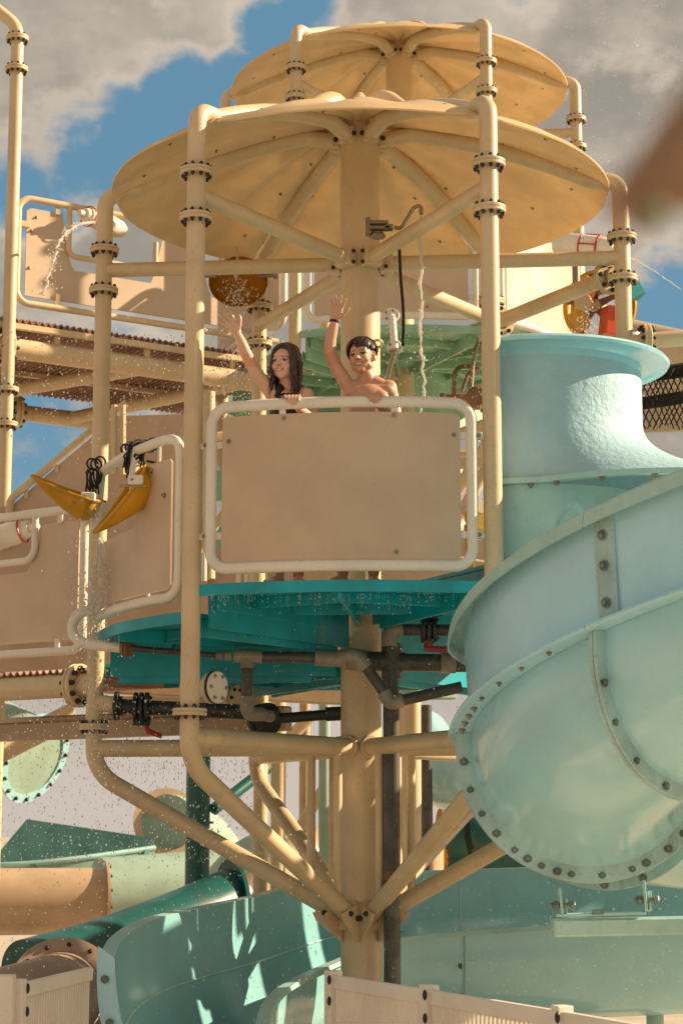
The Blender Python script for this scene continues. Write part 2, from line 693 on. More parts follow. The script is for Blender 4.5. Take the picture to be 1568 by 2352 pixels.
def face_dir(deg):
    """unit direction; 0 = towards the camera side front, counted towards the right"""
    a = R_(deg)
    x, y = math.sin(a), -math.cos(a)
    return V((x * math.cos(TT) + y * math.sin(TT), -x * math.sin(TT) + y * math.cos(TT), 0))


POST_ANG = (-30, 30, 90, 150, 210, 270)      # front-left, front-right, right, back-right, back-left, left
Z = lambda h: EYE + h


def canopy_z(r, deg):
    Rc = 1.56
    q = r / Rc
    z = Z(3.975) + .47 * (1 - q ** 1.7)
    d = (deg + 30) % 60
    d = min(d, 60 - d)                          # distance from the nearest post direction
    z += .022 * math.exp(-(d / 5.0) ** 2) * (0.6 + .4 * q)
    z += .008 * math.exp(-((d - 16) / 5.0) ** 2) * q * (1 - q) * 4
    return z


def make_tower(label):
    t = thing('water_play_tower', label, 'play tower', (0, 0, 0))
    c = G()
    c.tube([(0, 0, 0.004), (0, 0, Z(4.46))], .123, 40)
    c.disc((0, 0, .02), (0, 0, 1), .24, .03, 32)
    part('center_column', c, 'cream', t)
    for i, deg in enumerate(POST_ANG):
        d = face_dir(deg)
        up = V((0, 0, 1))
        pts = [d * .11 + up * Z(4.33)]
        for k in range(1, 7):
            r = .11 + (1.46 - .11) * k / 6
            pts.append(d * r + up * (canopy_z(r, deg) - .014 - .045 * (1 - k / 6)))
        top = pts[-1].z
        pts.append(d * TR + up * (top - .005))
        n_top = len(pts) - 1
        pts += [d * TR + up * Z(.37), d * .13 + up * Z(-.47)]
        rad = [.05] * len(pts)
        rad[n_top] = .17
        rad[n_top + 1] = .26
        g = G()
        g.tube(fillet(pts, rad, 9), .052, 18)
        post = part('post', g, 'cream', t)
        for zz in (3.661, 3.395, .642):
            flange(post, d * TR + up * Z(zz), ph=i * .3 + .1)
        # plates and bolts where the rib meets the column
        side = up.cross(d)
        gp = G()
        gp.box(d * .150 + up * Z(4.335), (.09, .014, .12), Matrix((d, side, up)).transposed(), .003)
        gp.box(d * .150 + up * Z(4.335) + side * .0, (.05, .10, .10), Matrix((d, side, up)).transposed(), .004)
        part('bracket', gp, 'cream', post, sharp=25)
        for s in (-1, 1):
            inst('bolt', CAPB, post, d * .150 + up * Z(4.335) + side * s * .05, side * s)
        # upper brace
        b = G()
        b.tube([d * .10 + up * Z(3.53), d * (TR - .01) + up * Z(3.53)], .046, 18)
        br = part('brace', b, 'cream', t)
        gp = G()
        gp.box(d * .165 + up * Z(3.53), (.085, .115, .115), Matrix((d, side, up)).transposed(), .006)
        part('bracket', gp, 'cream', br, sharp=25)
        for s in (-1, 1):
            for zz in (-.035, .035):
                inst('bolt', CAPB, br, d * .165 + up * Z(3.53 + zz) + side * s * .057, side * s, .85)
        # lower brace
        b = G()
        b.tube([d * .10 + up * Z(.512), d * (TR - .01) + up * Z(.512)], .052, 18)
        b.disc(d * .135 + up * Z(.512), d, .068, .03, 20)
        lb = part('lower_brace', b, 'cream', t)
        # gusset at the foot of the strut
        gp = G()
        o = d * .115 + up * Z(-.46)
        gp.poly([o + side * .055 + up * .07, o + side * .055 - up * .10, o - side * .055 - up * .10, o - side * .055 + up * .07], d, .03)
        for s in (-1, 1):
            gp.poly([o + side * s * .055 + up * .06, o + side * s * .055 + d * .17 + up * .0, o + side * s * .055 + d * .15 - up * .045,
                     o + side * s * .055 - up * .17], side * s, .012)
        part('gusset', gp, 'cream', post, sharp=25)
        for s in (-1, 1):
            inst('bolt', CAPB, post, o + side * s * .068 + d * .10 - up * .0, side * s, 1.0)
            inst('bolt', CAPB, post, o + side * s * .068 + d * .03 - up * .03, side * s, 1.0)
        # thin upright between lower brace and strut
        r = (.245, .245, .30, .40, .40, .30)[i]
        zb = -.47 + (r - .13) * (.84 / 1.5)
        b = G()
        b.tube([d * r + up * Z(zb), d * r + up * Z(.49)], .026, 12)
        part('upright', b, 'cream', lb)
    # canopy petals
    for i, deg in enumerate(POST_ANG):
        a0, a1 = deg + 3.0, deg + 62.0

        def fn(s, q, a0=a0, a1=a1):
            ang = a0 + (a1 - a0) * s
            r = .115 + (1.56 - .115) * q
            e = 0.0
            if q > .97:
                e = -.02
            return face_dir(ang) * r + V((0, 0, canopy_z(r, ang) + e + .017 * math.cos((ang - 30) * 18 * PI / 180 + 2.2 * q) * math.sin(PI * min(1, q * 1.02)) ** .7))
        g = G()
        g.shell(fn, 48, 26, .010)
        pt = part('canopy_petal', g, 'canopy', t, sharp=50)
        for fr, qq in ((.12, .55), (.12, .86), (.5, .82), (.88, .55), (.88, .86), (.12, .3), (.88, .3)):
            inst('screw', STUD, pt, fn(fr, qq) - V((0, 0, .002)), (0, 0, -1), 1.15)
    # raised caps where the petals close over the ribs, and the pointed finial
    for i, deg in enumerate(POST_ANG):
        d = face_dir(deg)
        g = G()
        pts = [d * r + V((0, 0, canopy_z(r, deg) + hh)) for r, hh in ((.16, .02), (.22, .055), (.29, .068), (.38, .05), (.50, .01), (.62, -.03))]
        g.tube(spline(pts, 5), [.04 + .03 * math.sin(PI * min(1, k / 25)) for k in range(26)], 14)
        part('ridge_cap', g, 'canopy', t)
    g = G()
    g.lathe([(.13, Z(4.44)), (.125, Z(4.55)), (.09, Z(4.60)), (.045, Z(4.625)), (.02, Z(4.66)), (.0001, Z(4.67))], 8)
    part('finial', g, 'canopy', t)
    # stepped platform wedges
    heights = {0: 1.324, 1: 1.44, 2: 1.44, 3: 1.03, 4: 1.03, 5: 1.185}
    for k in range(6):
        mid = k * 60
        zt = Z(heights[k])

        def rim(a, mid=mid):
            q = (a - mid) / 30
            return 1.412 / math.cos(R_(a - mid)) + .15 * (1 - q * q)
        n = 24
        angs = [mid - 29 + 58 * j / n for j in range(n + 1)]
        top = [face_dir(a) * rim(a) + V((0, 0, zt)) for a in angs]
        inn = [face_dir(a) * .14 + V((0, 0, zt)) for a in reversed(angs)]
        g = G()
        g.poly(top + inn, (0, 0, -1), .022)
        wd = part('platform_wedge', g, 'teal_deck', t, sharp=25)
        sk = G()
        sk.grid(lambda s, q: face_dir(mid - 29.2 + 58.4 * s) * (rim(mid - 29.2 + 58.4 * s) + (.004, .004, -.012, -.012)[int(round(q * 4)) % 4])
                + V((0, 0, zt + (.003, -.060, -.060, .003)[int(round(q * 4)) % 4])), 28, 4, False, True)
        part('rim_skirt', sk, 'teal_deck', wd, sharp=25)
        # ribs under the wedge
        z2 = zt - .06
        for a0, r0, a1, r1, h in ((mid, .16, mid, rim(mid) - .02, .075), (mid - 27.5, .3, mid - 27.5, 1.5, .10), (mid + 27.5, .3, mid + 27.5, 1.5, .10),
                                  (mid - 27, .75, mid + 27, .75, .06), (mid - 27, 1.15, mid, 1.25, .06), (mid, 1.25, mid + 27, 1.15, .06)):
            rb = G()
            rb.bar(face_dir(a0) * r0 + V((0, 0, zt - .022 - h / 2)), face_dir(a1) * r1 + V((0, 0, zt - .022 - h / 2)), .022, h)
            part('rib', rb, 'teal_deck', wd, sharp=25)
        # riser down to the lower neighbour
        for s in (-1, 1):
            nb = heights[(k + s) % 6]
            if nb < heights[k] - .01:
                rs = G()
                a = mid + s * 28.6
                lo, hi = Z(nb) - .085, zt - .024
                o0, o1 = face_dir(a) * .15, face_dir(a) * 1.53
                sd_ = face_dir(a + 90) * .006
                rs.poly([o0 + V((0, 0, lo)), o1 + V((0, 0, lo)), o1 + V((0, 0, hi)), o0 + V((0, 0, hi))], sd_, .012)
                part('riser', rs, 'teal_deck', wd, sharp=25)
    return t


tower = make_tower('cream water play tower in front with a round canopy and teal stepped platform')
D2 = V((.42, 5.40, 2.845))
tower2 = copy_tree(tower, D2, None, {'teal_deck': 'green_deck'})
tower2['label'] = 'higher cream play tower standing behind, its canopy topmost and its platform green'
# the rear tower's column and lower frame stand on the ground too
g = G()
g.tube([D2 + V((0, 0, .0)), V((D2.x, D2.y, .004))], .123, 32)
part('center_column', g, 'cream', tower2)


# ------------------------------------------------------------------ guard rails on the tower faces
def face_map(mid_deg, bulge=.14, base=V((0, 0, 0))):
    a, b = face_dir(mid_deg - 30) * TR, face_dir(mid_deg + 30) * TR
    n = face_dir(mid_deg)

    def fn(s, z, off=0.0):
        return base + a.lerp(b, (s + 1) / 2) + n * (.02 + off + bulge * (1 - s * s)) + V((0, 0, z))
    return fn, n


def arc_rect(s0, s1, z0, z1, rs, rz, n=8):
    """rounded rectangle outline in (s, z), dense enough to follow the curve"""
    pts = []
    cs = ((s1 - rs, z1 - rz, 0), (s0 + rs, z1 - rz, 90), (s0 + rs, z0 + rz, 180), (s1 - rs, z0 + rz, 270))
    for i, (cs_, cz, a0) in enumerate(cs):
        for k in range(n + 1):
            a = R_(a0 + 90 * k / n)
            pts.append((cs_ + rs * math.cos(a), cz + rz * math.sin(a)))
        nx = cs[(i + 1) % 4]
        a = R_(a0 + 90)
        p, q = pts[-1], (nx[0] + rs * math.cos(a), nx[1] + rz * math.sin(a))
        for k in range(1, 10):
            pts.append((p[0] + (q[0] - p[0]) * k / 10, p[1] + (q[1] - p[1]) * k / 10))
    return pts


def curved_panel(fn, s0, s1, lo, hi, n=40, th=.010, cr=.03, off=0.0):
    """panel following the face; lo/hi are functions of s"""
    g = G()
    hw = (s1 - s0) / 2

    def zz(s, top):
        e = min(s - s0, s1 - s) * .81
        c = 0.0
        if e < cr:
            c = cr - math.sqrt(max(0, cr * cr - (cr - e) ** 2))
        return hi(s) - c if top else lo(s) + c
    xs = [s0 + (s1 - s0) * (0.5 - 0.5 * math.cos(PI * k / n)) for k in range(n + 1)]
    a = [fn(s, zz(s, False), off) for s in xs]
    b = [fn(s, zz(s, True), off) for s in xs]
    c = [fn(s, zz(s, False), off - th) for s in xs]
    d = [fn(s, zz(s, True), off - th) for s in xs]
    m = n + 1
    fs = []
    for k in range(n):
        fs += [(k, k + 1, m + k + 1, m + k), (2 * m + k, 3 * m + k, 3 * m + k + 1, 2 * m + k + 1), (m + k, m + k + 1, 3 * m + k + 1, 3 * m + k),
               (k, 2 * m + k, 2 * m + k + 1, k + 1)]
    fs += [(0, m, 3 * m, 2 * m), (n, 2 * m + n, 3 * m + n, m + n)]
    return g.add(a + b + c + d, fs)


def guard_rail(mid, zb, label, base=V((0, 0, 0)), group=None, bulge=.14):
    fn, n = face_map(mid, bulge, base)
    t = thing('guard_rail', label, 'guard rail', fn(0, Z(zb)), group)
    g = G()
    g.tube([fn(s, z) for s, z in arc_rect(-.865, .865, Z(zb + .078), Z(zb + .965), .12, .10)], .031, 14, True)
    part('frame', g, 'rail', t)
    pn = part('panel', curved_panel(fn, -.79, .79, lambda s: Z(zb + .105), lambda s: Z(zb + .910)), 'panel', t, sharp=25)
    for s, z0, z1 in ((-.38, .905, .95), (.36, .905, .95), (-.36, .09, .115), (.36, .09, .115)):
        b = G()
        b.bar(fn(s, Z(zb + z0 - .02), -.016), fn(s, Z(zb + z1), -.012), .035, .012, n)
        part('tab', b, 'rail', t, sharp=25)
    for s, zc in ((-.82, .76), (.82, .79), (-.82, .26), (.82, .25)):
        b = G()
        sg = 1 if s > 0 else -1
        b.bar(fn(s - sg * .06, Z(zb + zc), -.016), fn(s + sg * .03, Z(zb + zc), -.012), .012, .04)
        part('tab', b, 'rail', t, sharp=25)
        b = G()
        b.bar(fn(s + sg * .05, Z(zb + zc), 0), fn(s + sg * .15, Z(zb + zc), -.04), .03, .035)
        cl = part('clamp', b, 'rail', t, sharp=25)
        inst('screw', STUD, cl, fn(s + sg * .09, Z(zb + zc), .012), n, 1.0)
    for s, zc in ((-.745, .775), (-.37, .885), (.36, .89), (.75, .79), (.37, .15)):
        inst('screw', STUD, pn, fn(s, Z(zb + zc), .0), n, 1.0)
    return t


guard_rail(0, 1.324, 'wide blank tan panel in a white tube frame, in front of the waving children')
guard_rail(0, 1.324, 'blank tan rail panel on the rear tower seen just under the front canopy', D2)
guard_rail(60, 1.324, 'sunlit tan rail panel on the right face of the rear tower', D2)
guard_rail(300, 1.324, 'tan rail panel on the left face of the rear tower behind the amber bucket', D2)

# left face: rail with a cut-out for the two tipping buckets
fnL, nL = face_map(300, .12)
zb = 1.19
t = thing('guard_rail', 'white tube rail with streaked tan panel under the yellow tipping buckets', 'guard rail', fnL(0, Z(zb)))
g = G()
sz = [(-.92, .82), (-.9, .90), (-.7, .955)] + [(-.7 + .15 * k, .955 + .002 * k) for k in range(1, 10)]
sz += [(.80, .965), (.875, .93), (.90, .85), (.90, .6), (.90, .4), (.90, .20), (.87, .12), (.78, .085)]
sz += [(.78 - .17 * k, .085) for k in range(1, 10)]
g.tube(spline([fnL(s, Z(zb + z)) for s, z in sz], 4), .028, 14)
part('frame', g, 'rail', t)
part('panel', curved_panel(fnL, -.62, .80, lambda s: Z(zb + .13), lambda s: Z(zb + (.86 if s > .40 else .86 - .34 * min(1, (.40 - s) / .10)))), 'panel', t, sharp=25)
for s in (.30, -.60):
    b = G()
    b.tube([fnL(s, Z(zb + .955), .0), fnL(s, Z(zb + .62), .03)], .029, 14)
    part('hanger', b, 'white', t)
for s, z in ((.5, .06), (-.1, .06)):
    b = G()
    b.bar(fnL(s, Z(zb + .09), -.01), fnL(s, Z(zb + .15), -.01), .03, .012, nL)
    part('tab', b, 'rail', t, sharp=25)
b = G()
b.bar(fnL(.62, Z(zb + .84), -.012), fnL(.62, Z(zb + .95), -.012), .03, .012, nL)
part('tab', b, 'rail', t, sharp=25)
for s, z in ((.55, .82), (.72, .66), (-.3, .60)):
    inst('screw', STUD, t, fnL(s, Z(zb + z), .0), nL, 1.2)
g = G()
g.poly([P(292, 1180, -.55), P(304, 1150, -.55), P(345, 1146, -.75), P(362, 1096, -.85), P(368, 1142, -.85), P(340, 1172, -.7)], (.2, 1, 0), .02)
part('deflector', g, 'mint', t, sharp=25)
# bent drain loop that hooks back under the platform
lp = [P(215, 1403, -.30), P(185, 1408, -.28), P(168, 1432, -.26), P(170, 1460, -.28), P(195, 1478, -.34), P(240, 1484, -.42), P(288, 1488, -.50)]
t = thing('drain_loop', 'white bent pipe loop hooking under the left rail, rusty flange at its end', 'pipe', lp[0])
g = G()
g.tube(spline(lp, 8), .032, 14)
part('pipe', g, 'rail', t)
g = G()
g.disc(P(290, 1488, -.505), lp[-1] - lp[-2], .055, .022, 20)
g.disc(P(297, 1489, -.51), lp[-1] - lp[-2], .050, .018, 20)
part('flange', g, 'rust', t)
# ------------------------------------------------------------------ near spiral slide at the right
YR = -2.2
RC = P(1350, 1722, YR)
RO = (RC - P(1047, 1722, YR)).x            # outer radius of the end flange
RHO, SLOPE = 1.30, .0088                   # bend radius, rise per degree
RT = RO - .075                             # trough radius
BX = RC.x + RHO


def sl(phi, a, b):
    """point of the slide: phi along the bend (towards the viewer), a sideways (negative = outside), b up"""
    r = RHO - a
    rise = SLOPE * phi * (1 if phi > 0 else .25) if phi < 90 else SLOPE * 90 + .0043 * (phi - 90)
    return V((BX - r * math.cos(R_(phi)), YR - r * math.sin(R_(phi)), RC.z + rise + b))


def sweep(g, prof, p0, p1, n, closed=True):
    ph = [p0 + (p1 - p0) * k / n for k in range(n + 1)]
    m = len(prof)
    vs = [sl(p, a, b) for p in ph for a, b in prof]
    fs = []
    for i in range(n):
        for j in range(m if closed else m - 1):
            j2 = (j + 1) % m
            fs.append((i * m + j, (i + 1) * m + j, (i + 1) * m + j2, i * m + j2))
    if closed:
        fs.append(tuple(range(m)))
        fs.append(tuple(n * m + j for j in range(m - 1, -1, -1)))
    return g.add(vs, fs)


UD = 1.0


def u_prof(r, th, rise, lip=.0, n=40):
    out = [(-r * math.cos(PI * k / n), -UD * r * math.sin(PI * k / n)) for k in range(n + 1)]
    inn = [(-(r - th) * math.cos(PI * k / n), -UD * (r - th) * math.sin(PI * k / n)) for k in range(n + 1)]
    a = [(-r, rise)] + out + [(r, rise)]
    b = [(-(r - th), rise)] + inn + [(r - th, rise)]
    return a + b[::-1]


RISE = .075
slide = thing('spiral_slide', 'large pale mint spiral slide close at right, ringed with a bolted flange', 'water slide', (RC.x, YR, RC.z - RO))
spans = ((-90, -28), (-28, 0), (0, 42), (42, 84), (84, 126), (126, 168), (168, 210), (210, 252))
for i, (a, b) in enumerate(spans):
    g = G()
    sweep(g, u_prof(RT, .014, RISE), a + .05, b - .05, 26)
    tr = part('trough', g, 'mint', slide, sharp=40)
    # joint flange on the rim, both sides
    for s in (-1, 1):
        g = G()
        w0, w1 = RT - .014, RT + .105
        prof = [(s * w0, RISE + .002), (s * w1, RISE + .002), (s * (w1 + .006), RISE + .012), (s * w1, RISE + .024), (s * w0, RISE + .024)]
        sweep(g, prof, a + .05, b - .05, 26)
        part('rim_flange', g, 'mint_blue', tr, sharp=25)
    if i >= 1:
        # upper wall on the outside of the bend
        g = G()
        lean = .03
        prof = [(-RT, RISE + .026), (-RT - lean, RISE + .50), (-RT - lean + .012, RISE + .50), (-RT + .012, RISE + .026)]
        a_ = a if i > 1 else -24
        sweep(g, prof, a_ + .05, b - .05, 26)
        uw = part('upper_wall', g, 'mint_blue', slide, sharp=25)
        g = G()
        prof = [(-RT - lean + .012, RISE + .502), (-RT - lean + .012, RISE + .518), (-RT - lean - .045, RISE + .525), (-RT - lean - .075, RISE + .505),
                (-RT - lean - .082, RISE + .445), (-RT - lean - .070, RISE + .445), (-RT - lean - .062, RISE + .500), (-RT - lean - .035, RISE + .510)]
        sweep(g, prof, a_ + .05, b - .05, 26)
        part('lip', g, 'mint_edge', uw, sharp=40)
ring_bolts = {0: (186, 199, 211, 222, 233, 240, 247, 254.5, 261, 275, 289, 296, 308, 318, 330), 42: (194, 211, 231, 252), -28: (230, 250, 270, 290)}
for ph in (-28, 0, 42):
    rr = RO if ph == 0 else RT + .062
    for off, mt in ((-.30, 'flange_grey'), (.30, 'flange_grey')):
        g = G()
        n = 44
        pr_o = [(-rr, RISE * (3 - k) / 3) for k in range(3)] + [(-rr * math.cos(PI * k / n), -UD * rr * math.sin(PI * k / n)) for k in range(n + 1)]
        pr_i = [(-(RT - .004), RISE * (3 - k) / 3) for k in range(3)] + [(-(RT - .004) * math.cos(PI * k / n), -UD * (RT - .004) * math.sin(PI * k / n)) for k in range(n + 1)]
        vs = []
        for q in (off - .25, off + .25):
            vs += [sl(ph + q, a, b) for a, b in pr_o] + [sl(ph + q, a, b) for a, b in pr_i]
        n = len(pr_o) - 1
        m = n + 1
        fs = []
        for k in range(n):
            fs += [(k, k + 1, m + k + 1, m + k), (2 * m + k, 3 * m + k, 3 * m + k + 1, 2 * m + k + 1), (k, 2 * m + k, 2 * m + k + 1, k + 1),
                   (m + k, m + k + 1, 3 * m + k + 1, 3 * m + k)]
        fs += [(0, m, 3 * m, 2 * m), (n, 2 * m + n, 3 * m + n, m + n)]
        g.add(vs, fs)
        rg = part('end_flange', g, mt, slide, sharp=25)
    ax = (sl(ph + 1, 0, 0) - sl(ph, 0, 0)).normalized()
    rb = (rr + RT) / 2 + .004
    for an in ring_bolts[ph]:
        a, b = rb * math.cos(R_(an)), UD * rb * math.sin(R_(an))
        inst('bolt', GBOLT, rg, sl(ph + .55, a, b), ax, (.78 if int(an) % 2 else .95))
# wall seam strip with three bolts
g = G()
prof = [(-RT - .0355, RISE + .04), (-RT - .0355 - .028, RISE + .49), (-RT - .026 - .028, RISE + .49), (-RT - .022, RISE + .04)]
prof = [(-RT - .014, RISE + .03), (-RT - .014 - .028, RISE + .497), (-RT - .001 - .028, RISE + .497), (-RT - .001, RISE + .03)]
sweep(g, prof, 42.0, 45.2, 3)
ss = part('seam_strip', g, 'flange_grey', slide, sharp=25)
for b in (.11, .27, .40):
    inst('bolt', GBOLT, ss, sl(43.4, -RT - .02 - b * .05, RISE + b), sl(43.4, -RT - 1, 0) - sl(43.4, -RT, 0), 1.0)
# cone screws under the rim flange
for k in range(9):
    ph = -14 + k * 3.2
    inst('screw', STUD, slide, sl(ph, -RT - .05, RISE + .001), (0, 0, -1), 1.3)
for ph in (16, 22, 28, 34):
    inst('screw', STUD, slide, sl(ph, -RT - .06, RISE + .001), (0, 0, -1), 1.0)
# saddle bracket and beam below the ring
sup = thing('slide_support', 'mint steel beam with bolted saddle brackets carrying the near spiral slide', 'support beam', P(1400, 2130, YR + .05))
b0, b1 = P(1268, 2132, YR + .02), P(1680, 2124, YR + .12)
g = G()
g.bar(b0, b1, .10, .085)
part('beam', g, 'mint_edge', sup, sharp=25)
g = G()
g.bar(P(1275, 2103, YR + .02), P(1480, 2098, YR + .02), .08, .014)
part('plate', g, 'mint_edge', sup, sharp=25)
for u, v0, v1 in ((1283, 2048, 2100), (1475, 2030, 2094)):
    g = G()
    g.bar(P(u, v0 - 6, YR + .03), P(u + 6, v1, YR + .02), .014, .09, V((0, 1, 0)))
    g.bar(P(u + 16, v0 + 18, YR + .03), P(u + 16, v1, YR + .02), .012, .06, V((0, 1, 0)))
    lug = part('lug', g, 'mint_edge', sup, sharp=25)
    g = G()
    c = P(u + 10, (v0 + v1) / 2 + 6, YR + .0)
    g.tube([c - V((.06, 0, 0)), c + V((.06, 0, 0))], .012, 8)
    g.disc(c - V((.035, 0, 0)), (1, 0, 0), .024, .022, 6)
    g.disc(c + V((.045, 0, 0)), (1, 0, 0), .024, .022, 6)
    part('bolt', g, 'green_bolt', lug, sharp=25)
g = G()
c = P(1372, 2096, YR - .02)
g.disc(c, (0, 0, 1), .03, .022, 6)
part('nut', g, 'green_bolt', sup, sharp=25)
g = G()
g.bar(P(1600, 2130, YR + .1), P(1600, 2130, YR + .1) * 1 - V((0, 0, P(1600, 2130, YR + .1).z)), .12, .12, V((0, 1, 0)))
part('leg', g, 'mint_edge', sup, sharp=25)

# ------------------------------------------------------------------ slide entry tub beside the tower
TC = V((1.02, -.74, 0))
zt_, zf_ = P(1220, 765, -1.5).z, P(1250, 1096, -1.36).z
tub = thing('slide_entry_tub', 'pale teal curved slide entry wall with rolled lip, sunlit and rough', 'water slide', TC + V((0, 0, zf_)))


def tub_r(ang, z):
    q = max(0.0, min(1.0, (zf_ + .42 - z) / .42))
    fl = max(0.0, math.cos(R_(ang + 8))) ** 1.5 if -95 < ang < 85 else 0
    return .60 + .85 * fl * q ** 2.6


A0, A1 = -117, 80


def tubf(s, q):
    ang = A0 + (A1 - A0) * s
    z = zf_ + (zt_ - .06 - zf_) * q
    r = tub_r(ang, z)
    return TC + V((r * math.cos(R_(ang)), r * math.sin(R_(ang)), z))


g = G()
g.shell(tubf, 72, 40, -.012)
part('wall', g, 'mint_rough', tub, sharp=40)


def lipf(s, q):
    ang = A0 + (A1 - A0) * s
    pr = ((.600, -.075), (.602, -.03), (.64, -.012), (.70, -.012), (.755, -.03), (.765, -.012), (.75, .006), (.70, .014), (.62, .012), (.588, -.02), (.586, -.075))
    x = q * (len(pr) - 1)
    i = min(int(x), len(pr) - 2)
    f = x - i
    r = pr[i][0] * (1 - f) + pr[i + 1][0] * f
    z = pr[i][1] * (1 - f) + pr[i + 1][1] * f
    return TC + V((r * math.cos(R_(ang)), r * math.sin(R_(ang)), zt_ + z))


g = G()
g.grid(lipf, 72, 23)
part('lip', g, 'mint', tub, sharp=50)
g = G()
ea = R_(A0)
e = TC + V((.612 * math.cos(ea), .612 * math.sin(ea), 0))
g.bar(e + V((0, 0, zf_ - .02)), e + V((0, 0, zt_ - .03)), .018, .05, V((math.cos(ea), math.sin(ea), 0)))
part('edge_flange', g, 'mint_blue', tub, sharp=25)
g = G()
a_lo, a_hi = -117, -20


def flf(s, q):
    ang = a_lo + (a_hi - a_lo) * s
    r = tub_r(ang, zf_) + (-.01, .055, .055, -.01)[int(round(q * 4)) % 4]
    z = zf_ + (-.004, -.004, -.034, -.034)[int(round(q * 4)) % 4]
    return TC + V((r * math.cos(R_(ang)), r * math.sin(R_(ang)), z))


g.grid(flf, 50, 4, False, True)
part('flange', g, 'mint_edge', tub, sharp=25)
for ang in (-100, -88, -73, -60):
    r = tub_r(ang, zf_) + .03
    inst('screw', STUD, tub, TC + V((r * math.cos(R_(ang)), r * math.sin(R_(ang)), zf_ - .035)), (0, 0, -1), 1.4)
# the flume leaving the tub to the right, out of frame
fp0 = V((1.95, -.80, zf_ + .10))
flc = spline([fp0, fp0 + V((.35, .02, -.01)), sl(262, 0, .06), sl(252, 0, .04)], 8)


def flume_side(s):
    out = []
    for i, p in enumerate(flc):
        t_ = flc[min(i + 1, len(flc) - 1)] - flc[max(i - 1, 0)]
        t_.z = 0
        out.append(p + t_.normalized().cross(V((0, 0, 1))) * s * .66)
    return out


fa, fb = flume_side(1), flume_side(-1)
g = G()


def fluf(s, q):
    i = min(int(s * (len(flc) - 1)), len(flc) - 2)
    f = s * (len(flc) - 1) - i
    p, r = fa[i].lerp(fa[i + 1], f), fb[i].lerp(fb[i + 1], f)
    an = PI * q
    return (p + r) / 2 + (p - r) / 2 * math.copysign(abs(math.cos(an)) ** .7, math.cos(an)) - V((0, 0, .55 * math.sin(an) ** .8))


g.shell(fluf, 40, 20, .014)
part('flume', g, 'mint', tub, sharp=40)
# skirt with an arched recess under the tub
g = G()


def skf(s, q):
    ang = -117 + 87 * s
    z = zf_ - .036 - .75 * q
    x = (ang + 79) / 13
    inside = (1 - x * x) * .42 - (q * .75 - .16) * -1 - .42
    dep = max(0.0, min(1.0, ((q * .75 - .10) - x * x * .22) / .05))
    r = .604 - .05 * dep * dep * (3 - 2 * dep)
    return TC + V((r * math.cos(R_(ang)), r * math.sin(R_(ang)), z))


g.shell(skf, 110, 60, -.012)
part('skirt', g, 'mint_edge', tub, sharp=60)
g = G()
e = TC + V((.61 * math.cos(ea), .61 * math.sin(ea), 0))
g.bar(e + V((0, 0, zf_ - .80)), e + V((0, 0, zf_ - .04)), .02, .05, V((math.cos(ea), math.sin(ea), 0)))
part('edge_flange', g, 'mint', tub, sharp=25)


# ------------------------------------------------------------------ open troughs made from two rim curves
def trough(g, F, Nn, depth, n=8, th=.012, m=18, pw=.8):
    F, Nn = spline(F, n), spline(Nn, n)
    k = min(len(F), len(Nn))

    def fn(s, q):
        i = s * (k - 1)
        a = int(min(i, k - 2))
        f = i - a
        p, r = F[a].lerp(F[a + 1], f), Nn[a].lerp(Nn[a + 1], f)
        c = (p + r) / 2
        an = PI * q
        ca, sa = math.cos(an), math.sin(an)
        ca = math.copysign(abs(ca) ** pw, ca)
        dd = depth[0] + (depth[1] - depth[0]) * s
        return c + (p - c) * ca - V((0, 0, dd * sa ** pw if sa > 0 else 0))
    g.shell(fn, k, m, th)
    return F, Nn, fn


trg = thing('slide_trough', 'wide teal open water slide trough curving across the bottom, mottled with sunlight', 'water slide', P(700, 2350, .5))
F = [P(1700, 1980, 2.5), P(1300, 1992, 2.4), P(1040, 2000, 2.2), P(890, 2006, 2.0), P(760, 2016, 1.5), P(600, 2058, .45), P(450, 2090, -.5), P(350, 2115, -1.25), P(285, 2155, -1.75),
     P(262, 2200, -2.0)]
Nr = [P(1700, 2100, 1.2), P(1300, 2126, 1.15), P(1050, 2142, 1.05), P(890, 2160, .85), P(770, 2205, .35), P(690, 2240, -.15), P(630, 2275, -.6), P(600, 2310, -1.0), P(588, 2350, -1.4), P(590, 2400, -1.7)]
g = G()
Fc, Nc, trfn = trough(g, F, Nr, (.80, .70), 8, -.012, 26, 1.08)
part('trough', g, 'teal_slide', trg, sharp=40)
g = G()
_fc = (trfn(.3, 0) + trfn(.3, 1)) / 2


def outer(s, q):
    p = trfn(s * .985, .52 + .475 * q)
    c_ = (trfn(s * .985, 0) + trfn(s * .985, 1)) / 2
    o_ = (p - c_)
    return p + o_.normalized() * .016


g.shell(outer, 70, 18, .004)
part('brightened_skin', g, 'mint', trg, sharp=40)  # paler colour on the near side stands in for bounce light
for C_, s in ((Fc, 1), (Nc, -1)):
    g = G()
    vs, fs = [], []
    for i, p in enumerate(C_):
        t_ = (C_[min(i + 1, len(C_) - 1)] - C_[max(i - 1, 0)])
        t_.z = 0
        sd_ = t_.normalized().cross(V((0, 0, 1))) * (s)
        for o, zz in ((0, .002), (.07, .004), (.078, -.02), (.070, -.02), (.064, -.010), (0, -.012)):
            vs.append(p + sd_ * o + V((0, 0, zz)))
    for i in range(len(C_) - 1):
        for j in range(6):
            fs.append((i * 6 + j, i * 6 + 6 + j, i * 6 + 6 + (j + 1) % 6, i * 6 + (j + 1) % 6))
    g.add(vs, fs)
    part('rim', g, 'mint_edge', trg, sharp=40)
g = G()
g.tube([trfn(.30 + .69 * k / 60, .17) + V((-.004, -.012, .006)) for k in range(61)], .007, 6)
part('seam', g, 'mint_edge', trg)
